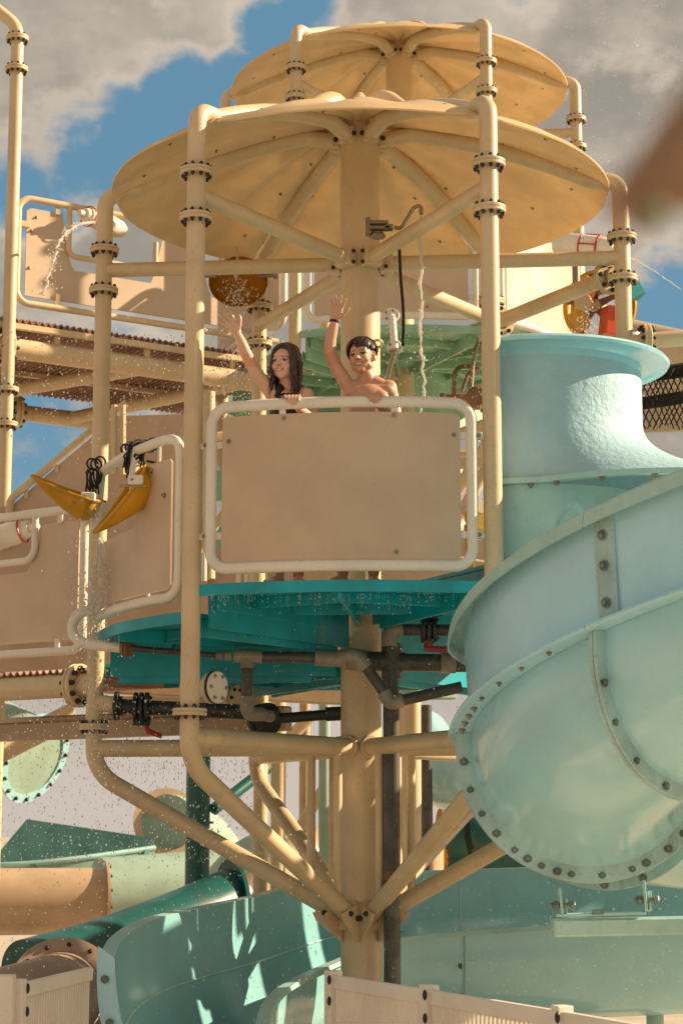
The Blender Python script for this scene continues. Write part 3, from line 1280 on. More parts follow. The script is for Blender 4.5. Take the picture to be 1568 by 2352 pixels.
# end flange of the trough (left) and seams on its near wall
for s, wid, mt, thk in ((1.0, .10, 'mint_blue', .02), (.215, .03, 'mint_edge', .014), (.02, .05, 'mint_edge', .014)):
    g = G()
    e = 1e-3

    def ff(q, r, s=s, wid=wid, thk=thk):
        p = trfn(s, q)
        c = (trfn(s, 0) + trfn(s, 1)) / 2
        tn = (trfn(min(s + e, 1), .5) - trfn(max(s - e, 0), .5)).normalized()
        o = p - c
        o = (o - tn * o.dot(tn)).normalized()
        return p + o * (-.016 + .012 + r * wid)
    g.shell(ff, 30, 3, thk)
    fl = part('end_flange' if s == 1.0 else 'seam', g, mt, trg, sharp=30)
    if wid > .04:
        tn = (trfn(min(s + e, 1), .5) - trfn(max(s - e, 0), .5)).normalized()
        for q in (.06, .14, .22, .3, .38, .62, .7, .78, .86, .94):
            inst('bolt', GBOLT, fl, ff(q, .55) + tn * .012, tn, .9)
    elif s > .1:
        for q in (.80, .90):
            inst('bolt', GBOLT, fl, ff(q, .6) + V((-.02, -.015, 0)), (-1, -.3, 0), .8)
g = G()
for u, Y in ((1000, 1.6), (1500, 1.9)):
    p = P(u, 2200, Y)
    g = G()
    g.tube([V((p.x, p.y, .004)), V((p.x, p.y, p.z - .28))], .06, 14)
    part('leg', g, 'mint_edge', trg)

# ------------------------------------------------------------------ unseen deck added at right, screens and gaps shaped to shade the lower frame
sdk = thing('shade_deck', 'tan screened deck added out of view at right to shade the lower frame', 'deck', (4.5, 1.2, 0))
for y0, y1, z0, z1 in ((-.62, .20, 2.50, 3.88), (.34, .76, 2.50, 3.98), (1.10, 1.80, 2.45, 3.90), (1.98, 3.3, 2.50, 4.10), (.86, 1.0, 3.62, 4.0), (-.62, .30, 1.2, 2.38)):
    g = G()
    g.box((4.25, (y0 + y1) / 2, (z0 + z1) / 2), (.03, y1 - y0, z1 - z0), None, .004)
    part('screen', g, 'panel', sdk, sharp=25)
g = G()
g.box((5.0, 1.35, 2.42), (1.4, 4.0, .06), None, .01)
part('deck', g, 'teal_deck', sdk, sharp=25)
for x, y in ((4.35, -.6), (4.35, 3.25), (5.65, -.6), (5.65, 3.25)):
    g = G()
    g.tube([(x, y, .004), (x, y, 4.4)], .052, 14)
    part('post', g, 'cream', sdk)
# ------------------------------------------------------------------ raised walkway at the left, behind the tower
WD = V((.850, .526, 0)).normalized()
WB = V((-.526, .850, 0)).normalized()
WA = V((P(20, 700, 3.1).x, 3.1, 0))
ZD = P(40, 735, 3.12).z                 # deck level
UP = V((0, 0, 1))


def wk(t, z, back=0.0):
    return WA + WD * t + WB * back + UP * z


wt = thing('raised_walkway', 'cream pipe walkway with brown corrugated decking at upper left', 'walkway', wk(1, ZD))
g = G()
L0, L1, WW = -.6, 2.75, 2.35


def deckf(s, q):
    t = L0 + (L1 - L0) * s
    return wk(t, ZD + .016 * math.copysign(abs(math.sin(t * 2 * PI / .055)) ** .5, math.sin(t * 2 * PI / .055)), .0 + WW * q)


nd = int((L1 - L0) / .055 * 6)
g.shell(deckf, nd, 2, .01)
part('decking', g, 'brown_deck', wt, sharp=25, kind='stuff')
for bk, rr, zz in ((.10, .085, -.20), (2.30, .075, -.20)):
    g = G()
    g.tube([wk(-.7, ZD + zz, bk), wk(2.6, ZD + zz, bk)], rr, 22)
    bm_ = part('pipe_beam', g, 'cream', wt)
    for tt in ((.02,) if bk < 1 else (1.0,)):
        flange(bm_, wk(tt, ZD + zz, bk), WD, 1.75, 10, .2)
for bk in (.02, .75, 1.5):
    g = G()
    g.bar(wk(L0, ZD - .04, bk), wk(L1, ZD - .04, bk), .04, .05)
    part('joist', g, 'cream', wt, sharp=25)
for a, b in ((.30, 1.35), (1.55, 2.3)):
    g = G()
    g.tube([wk(a, ZD - .20, 2.28), wk(b, ZD - .18, .1)], .06, 16)
    part('cross_beam', g, 'cream', wt)
for t_ in (.45, 1.25, 2.05):
    g = G()
    g.bar(wk(t_, ZD - .14, .08), wk(t_, ZD + .0, .06), .05, .03, WB)
    part('stub', g, 'cream', wt, sharp=25)

# posts of the walkway
for lab, t_, bk, z1, fz in (('tall cream post at the far left edge, bent at its top', 0.0, -.02, None, (88, 158, 895, 975)),
                            ('cream post with a bolted flange under the upper left walkway', .62, 2.35, -.20, (960,))):
    base = wk(t_, 0, bk)
    tp = thing('walkway_post', lab, 'post', base)
    g = G()
    if z1 is None:
        ztop = P(18, 60, base.y).z
        g.tube(fillet([base + UP * .004, base + UP * ztop, base + UP * (ztop + .35) - V((.42, 0, 0))], .2, 7), .052, 18)
    else:
        g.tube([base + UP * .004, base + UP * (ZD + z1)], .055, 18)
    part('post', g, 'cream', tp)
    for v in fz:
        flange(tp, base + UP * P(18, v, base.y).z)

# guard panel with a cut-out for the water cannon
gr = thing('guard_rail', 'sunlit tan panel in a bent cream tube frame on the upper left walkway', 'guard rail', wk(1, ZD))
zt0, zb0 = P(60, 452, 3.14).z, P(40, 692, 3.12).z
g = G()
oL = [wk(2.45, zt0), wk(.06, zt0), wk(.06, zb0), wk(2.45, zb0)]
g.tube(fillet(oL, .11, 8), .027, 14)
part('frame', g, 'cream', gr)
g = G()
g.tube(fillet([wk(.50, zt0), wk(.50, zt0 - .42), wk(1.28, zt0 - .42), wk(1.28, zt0 - .18)], .07, 7), .023, 12)
part('frame', g, 'cream', gr)


def up_panel(t0, t1, lo, hi, mat, name, parent, n=60, off=.03, th=.012):
    g = G()

    def fn(s, q):
        t = t0 + (t1 - t0) * s
        return wk(t, lo(t) + (hi(t) - lo(t)) * q, off)
    g.shell(fn, n, 2, th)
    return part(name, g, mat, parent, sharp=25)


def notch(t):
    z = zt0 - .07
    for a, b, d in ((.46, 1.34, .46), (1.72, 2.3, .50)):
        if a < t < b:
            e = min(t - a, b - t)
            z -= d * min(1, (e / .09)) ** .5
    if t < .2:
        z -= .04 * ((.2 - t) / .08) ** 2 if t < .16 else 0
    return z


up_panel(.14, 2.4, lambda t: zb0 + .07, notch, 'panel', 'panel', gr)
for t_, z in ((.22, zt0 - .14), (.18, zt0 - .26), (.17, zb0 + .3), (.42, zb0 + .09), (1.7, zb0 + .10)):
    inst('screw', STUD, gr, wk(t_, z, .025), -WB, 1.3)
for t_ in (.42, 1.62):
    g = G()
    g.bar(wk(t_, zb0, .01), wk(t_, zb0 + .12, .01), .04, .02, WB)
    part('tab', g, 'cream', gr, sharp=25)
g = G()
g.bar(wk(.40, zt0, .01), wk(.40, zt0 - .09, .01), .04, .02, WB)
part('tab', g, 'cream', gr, sharp=25)
g = G()
g.bar(wk(-.05, zt0 - .22, .0), wk(.16, zt0 - .22, .0), .03, .05)
part('tab', g, 'cream', gr, sharp=25)


# ------------------------------------------------------------------ lower walkway at the left edge
LD = V((-.84, .545, 0)).normalized()
LB = V((.545, .84, 0)).normalized()
LA = face_dir(270) * TR + V((-.02, .02, 0))


def lw(t, z, back=0.0):
    return LA + LD * t + LB * back + UP * z


zdl = P(150, 1543, .35).z
lt = thing('lower_walkway', 'cream pipe walkway with brown deck edge at the left, below the buckets', 'walkway', lw(1, zdl))
g = G()


def deck2(s, q):
    t = .02 + 1.7 * s
    return lw(t, zdl + .012 * math.copysign(abs(math.sin(t * 2 * PI / .055)) ** .5, math.sin(t * 2 * PI / .055)), 1.3 * q)


g.shell(deck2, 190, 2, .01)
part('decking', g, 'brown_deck', lt, sharp=25, kind='stuff')
g = G()
g.bar(lw(.02, zdl - .06, .03), lw(1.7, zdl - .06, .03), .05, .08)
part('joist', g, 'tan_tube', lt, sharp=25)
zp = P(60, 1585, .6).z
g = G()
g.tube([lw(.0, zp, .02), lw(1.8, zp, .02)], .072, 20)
pb = part('pipe_beam', g, 'cream', lt)
flange(pb, lw(.13, zp, .02), LD, 1.45, 10, .1)
for bk, h, zz in ((.55, .12, -.33), (1.25, .16, -.26)):
    g = G()
    g.bar(lw(-.6, zdl + zz, bk), lw(1.9, zdl + zz, bk), .10, h)
    part('beam', g, 'tan_tube', lt, sharp=25)
g = G()
g.bar(lw(.36, zp, .02), lw(.36, zdl - .02, .02), .05, .04, LB)
part('stub', g, 'cream', lt, sharp=25)

gr = thing('guard_rail', 'plain tan panel in a pale tube frame at the lower left edge', 'guard rail', lw(.8, zdl))
z1, z0 = P(150, 1172, .3).z, P(150, 1496, .3).z
g = G()
g.tube(fillet([lw(1.9, z1), lw(.09, z1), lw(.09, z0), lw(1.9, z0)], .09, 8), .027, 14)
part('frame', g, 'rail', gr)
g = G()
g.tube(fillet([lw(.50, z1), lw(.50, z1 - .30), lw(1.3, z1 - .30)], .09, 8), .022, 12)
part('frame', g, 'rail', gr)
g = G()


def lp_(s, q):
    t = .15 + 1.6 * s
    hi = z1 - .07 - (.30 * min(1, max(0, (t - .46) / .12)) ** .6 if t > .46 else 0)
    lo = z0 + .07
    return lw(t, lo + (hi - lo) * q, .02)


g.shell(lp_, 50, 2, .012)
part('panel', g, 'panel', gr, sharp=25)
for t_ in (.3,):
    for z in (z1 - .04, z0 + .04):
        g = G()
        g.bar(lw(t_, z - .04, .01), lw(t_, z + .04, .01), .035, .014, LB)
        part('tab', g, 'rail', gr, sharp=25)

# ------------------------------------------------------------------ stair side wall and other tan screens behind
st = thing('stair_screen', 'large tan stair side screen with a sloping handrail behind the left posts', 'screen wall', P(200, 1640, 2.9))
g = G()
Yw = 2.9
pl = [P(28, 1160, Yw), P(215, 1000, Yw), P(268, 955, Yw), P(470, 950, Yw + .2), P(480, 1520, Yw + .2), P(-20, 1545, Yw), P(-20, 1170, Yw)]
g.poly(pl, (0, 1, 0), .03)
part('panel', g, 'wall_tan', st, sharp=25)
g = G()
g.tube(fillet([P(12, 1260, Yw - .05), P(24, 1146, Yw - .05), P(215, 985, Yw - .05), P(290, 925, Yw - .05)], .12, 6), .030, 12)
part('handrail', g, 'cream', st)
for u, v0, v1 in ((60, 1120, 1140), (130, 1060, 1080)):
    g = G()
    g.bar(P(u, v0, Yw - .04), P(u, v1 + 6, Yw - .01), .03, .02, V((0, 1, 0)))
    part('tab', g, 'cream', st, sharp=25)
for u in (262, 282):
    g = G()
    g.tube([P(u, 930, Yw - .3), P(u, 1090, Yw - .3)], .022, 10)
    part('baluster', g, 'cream', st)

w2 = thing('tan_screen', 'plain tan screen wall seen below the wide rail panel and behind the feet', 'screen wall', P(800, 1640, 3.2))
g = G()
g.poly([P(440, 1240, 3.2), P(1130, 1240, 3.2), P(1130, 1530, 3.2), P(440, 1530, 3.2)], (0, 1, 0), .03)
part('panel', g, 'wall_tan', w2, sharp=25)
for u in (548, 566, 600, 633):
    g = G()
    g.tube([P(u, 1180, 3.0), P(u, 1345, 3.0)], .022 if u != 600 else .05, 12)
    part('baluster', g, 'rail', w2)
for u, lab in ((250, 'panel'), (390, 'panel')):
    pass

# beams and tan framing seen under the platform
fr = thing('support_frame', 'tan beams and slim posts of the rear structure under the teal platform', 'steel frame', P(640, 2000, 3.0))
for (u0, v0, Y0), (u1, v1, Y1), wd_, hh in (((235, 1572, 2.2), (790, 1600, 2.6), .1, .13), ((250, 1615, 2.8), (500, 1600, 2.9), .1, .10),
                                            ((640, 1570, 2.6), (1040, 1575, 3.4), .1, .22)):
    g = G()
    g.bar(P(u0, v0, Y0), P(u1, v1, Y1), wd_, hh)
    part('beam', g, 'tan_tube' if hh < .2 else 'pale_far', fr, sharp=25)
for u, Y, w_, mt, v0 in ((600, 2.0, .05, 'cream', 1560), (640, 4.0, .06, 'cream', 1560), (745, 5.0, .05, 'pale_far', 1560), (700, 6.0, .05, 'tan_tube', 1580),
                         (945, 4.2, .075, 'cream', 1600), (978, 4.8, .05, 'pvc', 1620)):
    g = G()
    p = P(u, v0, Y)
    g.tube([V((p.x, p.y, .004)), p], w_, 16)
    part('post', g, mt, fr)
for (u0, v0), (u1, v1), Y in (((600, 1760), (720, 1640), 4.4), ((690, 1900), (800, 1720), 5.4), ((500, 1640), (570, 1720), 5)):
    g = G()
    g.tube([P(u0, v0, Y), P(u1, v1, Y)], .05, 12)
    part('strut', g, 'cream', fr)

# dark teal column with a dry streaked face
tc_ = thing('teal_column', 'dark teal column with peeling streaks at lower left, behind the strut', 'post', P(457, 2090, 4.0))
p0 = P(457, 1650, 4.0)
g = G()
g.tube([V((p0.x, p0.y, .004)), p0], .098, 28)
part('column', g, 'teal_dark', tc_)
g = G()
g.disc(p0 - UP * .02, (0, 0, 1), .125, .03, 28)
g.disc(P(457, 1890, 4.0), (0, 0, 1), .118, .02, 28)
part('collar', g, 'teal_dark', tc_)
g = G()
g.tube([P(490, 1860, 4.05), P(640, 1745, 4.6)], .05, 14)
part('strut', g, 'teal_dark', tc_)

# ------------------------------------------------------------------ background slides
def tube_slide(label, a, b, r, mat, fl_at=(), fr=None, nb=12, name='tube_slide', path=None, fmat=None):
    t = thing(name, label, 'water slide', V((a.x, a.y, a.z - r)))
    g = G()
    pts = path or [a, b]
    g.tube(pts, r, 40)
    tb = part('tube', g, mat, t)
    for c, ax in fl_at:
        g = G()
        g.ring(c, ax, r - .01, fr or r * 1.16, .03, 44)
        f = part('flange', g, fmat or mat, t, sharp=30)
        q = V(ax).to_track_quat('Z', 'Y')
        for k in range(nb):
            an = 2 * PI * k / nb + .13
            inst('bolt', CAPB, f, V(c) + q @ V((math.cos(an), math.sin(an), 0)) * ((fr or r * 1.16) * .5 + r * .5) + V(ax).normalized() * .015, ax, r * 3.4)
    return t


ax = V((1, .22, 0)).normalized()
c1 = P(243, 2070, 7.6)
tube_slide('thick tan slide tube with a bolted flange at lower left', c1 - ax * 3.0, c1, .32, 'tan_tube', ((c1, ax),), .385, 14)
c2 = P(138, 2290, .1)
ax2 = V((.35, -1, .10)).normalized()
tube_slide('mauve slide tube end with a big bolted flange behind the left fence', c2, c2, .26, 'mauve_tube', ((c2 + V((.02, 0, 0)), ax2),), .345, 14, path=spline([c2 + V((0, .02, 0)), c2 + V((-.08, -.25, -.02)), c2 + V((-.45, -.55, -.10)), c2 + V((-1.2, -.75, -.25))], 6))
ax3 = V((1, .5, .10)).normalized()
c3 = P(535, 2066, 3.6)
tube_slide('dark teal slide tube with half round flange beside the teal trough', P(140, 2170, 2.0), c3, .24, 'teal_dark', ((c3, ax3),), .31, 14, path=spline([P(60, 2240, 1.8), P(230, 2190, 2.4), P(400, 2125, 3.1), c3], 5))
# open far flume with pale lit side
fl = thing('far_flume', 'far open mint flume with dark teal inside and pale lit outer wall', 'water slide', P(180, 2050, 11))
F = [P(-80, 1965, 12.5), P(60, 1960, 12.3), P(200, 1950, 12.2), P(352, 1940, 12.0)]
Nn = [P(-80, 1990, 10.2), P(60, 1985, 10.2), P(200, 1970, 10.4), P(356, 1948, 10.9)]
g = G()
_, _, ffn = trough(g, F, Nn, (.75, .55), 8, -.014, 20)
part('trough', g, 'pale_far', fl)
g = G()
g.tube(spline(Nn, 8), .03, 8)
part('rim', g, 'mint_edge', fl)
g = G()
g.poly([P(-30, 1990, 11.6), P(62, 1882, 11.6), P(350, 1925, 11.6), P(356, 1952, 11.6), P(110, 1990, 11.6)], (0, 1, 0), .02)
part('inner_wall', g, 'teal_mid', fl, sharp=25)
for s in (.36, .93):
    g = G()
    g.shell(lambda q, r: ffn(s + .03 * r, .55 + .45 * q) + V((0, -.04, -.01)), 10, 2, .02)
    part('rib', g, 'teal_mid', fl, sharp=25)
# green wall of slides further back
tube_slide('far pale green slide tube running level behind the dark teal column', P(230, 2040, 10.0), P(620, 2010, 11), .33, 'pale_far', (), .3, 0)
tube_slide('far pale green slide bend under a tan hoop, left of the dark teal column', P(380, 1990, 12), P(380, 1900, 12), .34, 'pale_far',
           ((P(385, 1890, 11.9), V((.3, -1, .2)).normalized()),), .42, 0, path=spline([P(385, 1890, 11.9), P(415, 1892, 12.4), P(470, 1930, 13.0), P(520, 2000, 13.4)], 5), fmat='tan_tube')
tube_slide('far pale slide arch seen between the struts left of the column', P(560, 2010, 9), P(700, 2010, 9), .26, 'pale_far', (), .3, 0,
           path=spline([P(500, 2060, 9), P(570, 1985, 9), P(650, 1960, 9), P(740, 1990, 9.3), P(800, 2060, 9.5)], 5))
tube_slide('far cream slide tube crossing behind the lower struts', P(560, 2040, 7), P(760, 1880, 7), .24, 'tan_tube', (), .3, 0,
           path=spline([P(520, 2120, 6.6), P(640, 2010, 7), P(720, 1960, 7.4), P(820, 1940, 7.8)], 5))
# half tube at the left edge above the far flume
ax4 = V((.75, -.45, -.35)).normalized()
c4 = P(80, 1742, 6.0)
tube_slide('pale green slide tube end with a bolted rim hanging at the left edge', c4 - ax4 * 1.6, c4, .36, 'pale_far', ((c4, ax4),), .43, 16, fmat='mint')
g = G()
bm2 = thing('sloping_beam', 'cream sloping beam above the pale green tube at the left edge', 'beam', P(-10, 1720, 5.2))
g.bar(P(-20, 1735, 5.0), P(170, 1640, 5.4), .1, .20)
part('beam', g, 'cream', bm2, sharp=25)
# right of the column
tube_slide('pale mint slide tube between the column and the near spiral slide', P(990, 1800, 4.5), P(1110, 1760, 4.2), .30, 'mint', (), .3, 0,
           path=spline([P(960, 1700, 6), P(1020, 1775, 5.4), P(1120, 1800, 4.8), P(1250, 1790, 4.4)], 5))
tube_slide('tan slide tube with a small capped end behind the right struts', P(960, 1990, 5), P(970, 1900, 5), .19, 'tan_tube', (), .3, 0,
           path=[P(968, 2080, 5), P(968, 1930, 5), P(968, 1915, 5)])
tube_slide('dark teal slide with an orange and a navy band behind the right struts', P(1000, 1960, 6), P(1300, 1940, 5), .42, 'teal_dark', (), .3, 0,
           path=[P(1040, 1955, 6.0), P(1400, 1940, 5.4)])
for u, mt, lab in ((1056, 'orange', 0), (1118, 'cord', 0)):
    c = P(u, 1953 - (u - 1040) * .04, 6.0 - (u - 1040) / 360 * .6)
    ob = [o for o in bpy.data.objects if o.get('label', '').startswith('dark teal slide with an orange')][0]
    g = G()
    d_ = (P(1400, 1940, 5.4) - P(1040, 1955, 6.0)).normalized()
    g.ring(c, (d_ + V((0, 0, .25))).normalized(), .415, .424, .06, 40)
    part('band', g, mt, ob)
# right background: slide edge, pipe, net
tube_slide('tan slide back rising at the right edge above the tub', P(1450, 760, 4.0), P(1600, 800, 3.5), .25, 'tan_tube', (), .3, 0, path=[P(1440, 800, 4.2), P(1640, 845, 3.6)])
tube_slide('turquoise slide end peeking past the right post above the tub', P(1440, 760, 3.3), P(1440, 800, 3.3), .14, 'mint', (), .3, 0, path=[P(1432, 775, 3.3), P(1445, 830, 3.3)])
g = G()
pr = thing('side_pipe', 'cream pipe with a bolted flange leaving the right post above the tub', 'pipe', P(1480, 785, -.1))
g.tube([face_dir(90) * TR + UP * P(1430, 790, -.13).z, P(1490, 782, -.15), P(1640, 772, -.1)], .05, 18)
pp = part('pipe', g, 'cream', pr)
flange(pp, P(1483, 783, -.15), V((1, .05, 0)), 1.15, 10)
# perimeter pipe from the back right post to the right post
g = G()
a_, b_ = face_dir(150) * TR + UP * Z(3.50), face_dir(90) * TR + UP * Z(3.44)
pm_ = thing('perimeter_pipe', 'slanting cream pipe with round end flanges below the canopy at right', 'pipe', a_)
d_ = (b_ - a_).normalized()
g.tube([a_ + d_ * .08, b_ - d_ * .08], .05, 18)
pp = part('pipe', g, 'cream', pm_)
for c in (a_ + d_ * .10, b_ - d_ * .14):
    flange(pp, c, d_, 1.2, 8)

# cargo net at the right edge
nt_ = thing('cargo_net', 'black rope net with a thick edge rope at the right edge', 'net', P(1540, 920, 1.2))
g = G()
for k in range(-6, 22):
    for s in (-1, 1):
        u0 = 1495 + k * 13
        pts = [P(u0 + s * 60 * q - (60 if s > 0 else 0), 850 + 130 * q + 6 * math.sin(q * 3 + k), 1.3 + .1 * math.sin(k + q * 5)) for q in [j / 10 for j in range(11)]]
        g.tube(pts, .005, 5)
part('mesh', g, 'net', nt_, kind='stuff')
for v, r in ((852, .05), (915, .045)):
    g = G()
    g.tube([P(1470, v + 12, 1.35), P(1540, v + 2, 1.3), P(1640, v - 14, 1.25)], r, 10)
    part('edge_rope', g, 'net', nt_)
nb_ = thing('tan_backboard', 'tan rails behind the black rope net at the right edge', 'rails', P(1540, 980, 2.2))
for v, hh, mt in ((872, .10, 'cream'), (900, .05, 'cream'), (960, .22, 'panel')):
    g = G()
    g.bar(P(1450, v, 2.2), P(1700, v - 8, 2.2), .05, hh)
    part('rail', g, mt, nb_, sharp=25)
# ------------------------------------------------------------------ tipping buckets
def bucket_mesh(L=.44, w=.15, d=.15):
    """trough-shaped bucket: round back at x=0, pointed spout at x=L, open towards +z"""
    def fn(s, q):
        x = L * s
        if s < .18:
            k = math.sin(s / .18 * PI / 2)
            ww, dd = w * k, d * k
        else:
            k = min(1.0, (s - .18) / .82)
            ww = w * (1 - k) ** .7 + .012
            dd = d * (1 - k ** 1.35) ** .9 + .010
        a = PI * q
        return V((x, -ww * math.cos(a), -dd * math.sin(a) + .05 * s * s))
    g = G()
    g.shell(fn, 40, 22, .007)
    for q in (0, 1):
        g.tube([fn(max(s / 39, .02), q) + V((0, (-1 if q == 0 else 1) * .008, 0)) for s in range(40)], .010, 8)
    return g


def place(g, M):
    g.v = [M @ p for p in g.v]
    return g


def frame_m(o, xd, zd):
    x = V(xd).normalized()
    y = V(zd).cross(x).normalized()
    z = x.cross(y)
    return Matrix.Translation(V(o)) @ Matrix((x, y, z)).transposed().to_4x4()


for lab, o, xd, zd, pv in (('yellow tipping bucket pointing left, upright and pointed at its spout', P(238, 1152, -.30), (-1, -.10, .23), (.16, -.22, 1), P(203, 1142, -.42)),
                           ('yellow tipping bucket tilted far down, pouring water', P(332, 1068, -.98), (-.47, -.12, -.88), (-.90, -.36, .28), P(312, 1103, -1.10))):
    b = thing('tipping_bucket', lab, 'bucket', o, 'tipping buckets on the left rail')
    part('bucket', place(bucket_mesh(.45 if xd[0] < -.6 else .48, .135 if xd[0] < -.6 else .095, .14 if xd[0] < -.6 else .15), frame_m(o, xd, zd)), 'yellow', b, sharp=60)
    g = G()
    g.box(pv, (.085, .05, .055), None, .006)
    br = part('pivot_bracket', g, 'white', b, sharp=25)
    g = G()
    g.tube([pv + V((-.09, .0, -.032)), pv + V((.06, .0, -.032))], .008, 8)
    part('pivot_rod', g, 'steel', br)
    inst('screw', STUD, br, pv + V((-.02, -.025, 0)), (0, -1, 0), .7)

# black cord wrapped round the rail and hangers
cd = thing('tied_cord', 'frayed black cord tied round the white hangers of the left rail', 'cord', P(310, 1050, -.8))
g = G()
r2 = random.Random(3)
for k in range(15):
    u0, v0 = 290 + r2.uniform(-8, 48), 1024 + r2.uniform(-2, 12)
    pts = [P(u0 + r2.uniform(-5, 5) - j * 2, v0 + j * r2.uniform(9, 16), -.86 - .05 * math.sin(j)) for j in range(5)]
    g.tube(spline(pts, 4), .006, 5)
for k in range(12):
    u0, v0 = 222 + r2.uniform(-22, 12), 1070 + r2.uniform(-4, 20)
    pts = [P(u0 + r2.uniform(-4, 4) - j, v0 + j * r2.uniform(12, 20), -.32 - .04 * math.sin(j)) for j in range(4)]
    g.tube(spline(pts, 4), .006, 5)
part('strands', g, 'cord', cd, kind='stuff')
for (u, Y, v0, n) in ((352, -.87, 1020, 5), (318, -.72, 1024, 4), (230, -.15, 1062, 3)):
    for k in range(n):
        g = G()
        c = P(u - k * 9, v0 + k * 2 + (k % 2) * 3, Y)
        g.ring(c, V((.5, -.8, .15 * (k - 1))), .031, .040, .010, 16)
        part('wrap', g, 'cord', cd)
for k, v in enumerate((1062, 1092, 1150)):
    g = G()
    u = 351 if k < 2 else 230
    g.ring(P(u, v, -.9 if k < 2 else -.2), V((.2, -.1, 1)), .031, .038, .010, 16)
    part('wrap', g, 'cord', cd)

# round amber bucket at the back left
c = P(547, 645, 1.2)
rb = .205
b = thing('round_bucket', 'round amber tipping bucket spilling water at the back left', 'bucket', c)
g = G()
M = frame_m(c, (1, 0, 0), V((-.10, -.80, .25)))
g.lathe([(rb * math.cos(R_(a)), -rb * .55 * math.sin(R_(a))) for a in range(0, 91, 9)] + [((rb - .008) * math.cos(R_(a)), -(rb - .008) * .55 * math.sin(R_(a))) for a in range(90, -1, -9)], 40, M)
part('bowl', g, 'amber', b, sharp=60)
for s in (-1, 1):
    g = G()
    g.tube([c + V((s * .15, -.05, .02)), c + V((s * .27, -.05, .03))], .016, 10)
    g.disc(c + V((s * .26, -.05, .03)), (1, 0, 0), .032, .03, 10)
    part('axle', g, 'steel', b)
ff = thing('fill_pipe', 'thin cream fill pipe hanging above the round amber bucket', 'pipe', P(543, 560, 1.25))
g = G()
g.tube([P(543, 500, 1.25), P(543, 528, 1.25)], .022, 12)
part('nozzle', g, 'tan_tube', ff)
g = G()
g.tube(fillet([P(527, 600, 1.4), P(527, 470, 1.4), P(543, 462, 1.3), P(543, 504, 1.25)], .05), .018, 10)
part('pipe', g, 'cream', ff)

# ------------------------------------------------------------------ plumbing under the platform
def pipes(t, lst):
    for nm, mt, r, pts, bend in lst:
        g = G()
        g.tube(fillet([P(*p) for p in pts], bend, 7) if bend else [P(*p) for p in pts], r, 16)
        part(nm, g, mt, t)


up_ = thing('water_main', 'grey plastic water pipe with tee and elbows across the tower under the platform', 'pipe', P(700, 1510, -.4))
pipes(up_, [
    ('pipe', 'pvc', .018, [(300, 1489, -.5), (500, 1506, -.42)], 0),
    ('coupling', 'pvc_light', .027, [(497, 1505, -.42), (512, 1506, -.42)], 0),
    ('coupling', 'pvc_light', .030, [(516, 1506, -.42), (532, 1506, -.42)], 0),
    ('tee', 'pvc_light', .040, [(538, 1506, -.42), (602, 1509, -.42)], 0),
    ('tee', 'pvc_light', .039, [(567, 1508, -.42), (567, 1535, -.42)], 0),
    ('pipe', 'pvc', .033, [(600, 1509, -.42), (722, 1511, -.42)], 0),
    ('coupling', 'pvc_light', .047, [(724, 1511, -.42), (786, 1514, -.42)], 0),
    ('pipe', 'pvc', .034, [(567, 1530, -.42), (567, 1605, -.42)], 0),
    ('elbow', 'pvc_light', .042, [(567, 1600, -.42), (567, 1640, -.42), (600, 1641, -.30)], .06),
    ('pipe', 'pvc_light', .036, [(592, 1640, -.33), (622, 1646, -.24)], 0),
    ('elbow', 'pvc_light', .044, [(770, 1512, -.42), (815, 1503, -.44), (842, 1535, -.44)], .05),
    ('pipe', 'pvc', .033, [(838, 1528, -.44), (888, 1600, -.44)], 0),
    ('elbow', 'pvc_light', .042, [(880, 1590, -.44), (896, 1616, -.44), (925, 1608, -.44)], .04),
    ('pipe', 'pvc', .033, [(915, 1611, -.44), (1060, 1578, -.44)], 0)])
dn = thing('down_pipe', 'dark grey plastic down pipe running to the ground beside the column', 'pipe', V((P(900, 2200, -.25).x, -.25, .004)))
xd = P(899, 1800, -.25)
g = G()
g.tube([V((xd.x, -.25, .004)), V((xd.x, -.25, P(899, 1480, -.25).z))], .049, 24)
part('pipe', g, 'pvc', dn)
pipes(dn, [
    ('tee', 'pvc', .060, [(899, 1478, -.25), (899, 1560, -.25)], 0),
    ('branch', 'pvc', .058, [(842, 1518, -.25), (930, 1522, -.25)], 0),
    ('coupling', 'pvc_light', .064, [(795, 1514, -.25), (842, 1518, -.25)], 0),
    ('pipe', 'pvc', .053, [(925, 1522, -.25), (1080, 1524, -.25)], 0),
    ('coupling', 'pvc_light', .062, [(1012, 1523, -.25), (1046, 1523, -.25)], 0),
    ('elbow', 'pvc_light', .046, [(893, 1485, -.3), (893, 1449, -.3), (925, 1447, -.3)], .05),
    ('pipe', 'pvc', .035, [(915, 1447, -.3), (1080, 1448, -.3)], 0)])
g = G()
g.ring(V((xd.x, -.25, P(899, 2012, -.25).z)), (0, 0, 1), .048, .053, .05, 20)
part('clamp', g, 'rust', dn)


def valve(t, u, v, Y, r, n, handle):
    for k in range(n):
        g = G()
        g.disc(P(u + (k - (n - 1) / 2) * 13, v, Y), (1, 0, 0), r, .022, 18)
        f = part('valve_flange', g, 'iron', t)
        for j in range(6):
            a = 2 * PI * j / 6
            inst('bolt', CAPB, f, P(u + (k - (n - 1) / 2) * 13, v, Y) + V((.012, math.cos(a) * r * .78, math.sin(a) * r * .78)), (1, 0, 0), .7)
    g = G()
    g.tube([P(*p, Y - .03) for p in handle], [.02, .018, .014], 8)
    part('handle', g, 'red', t)


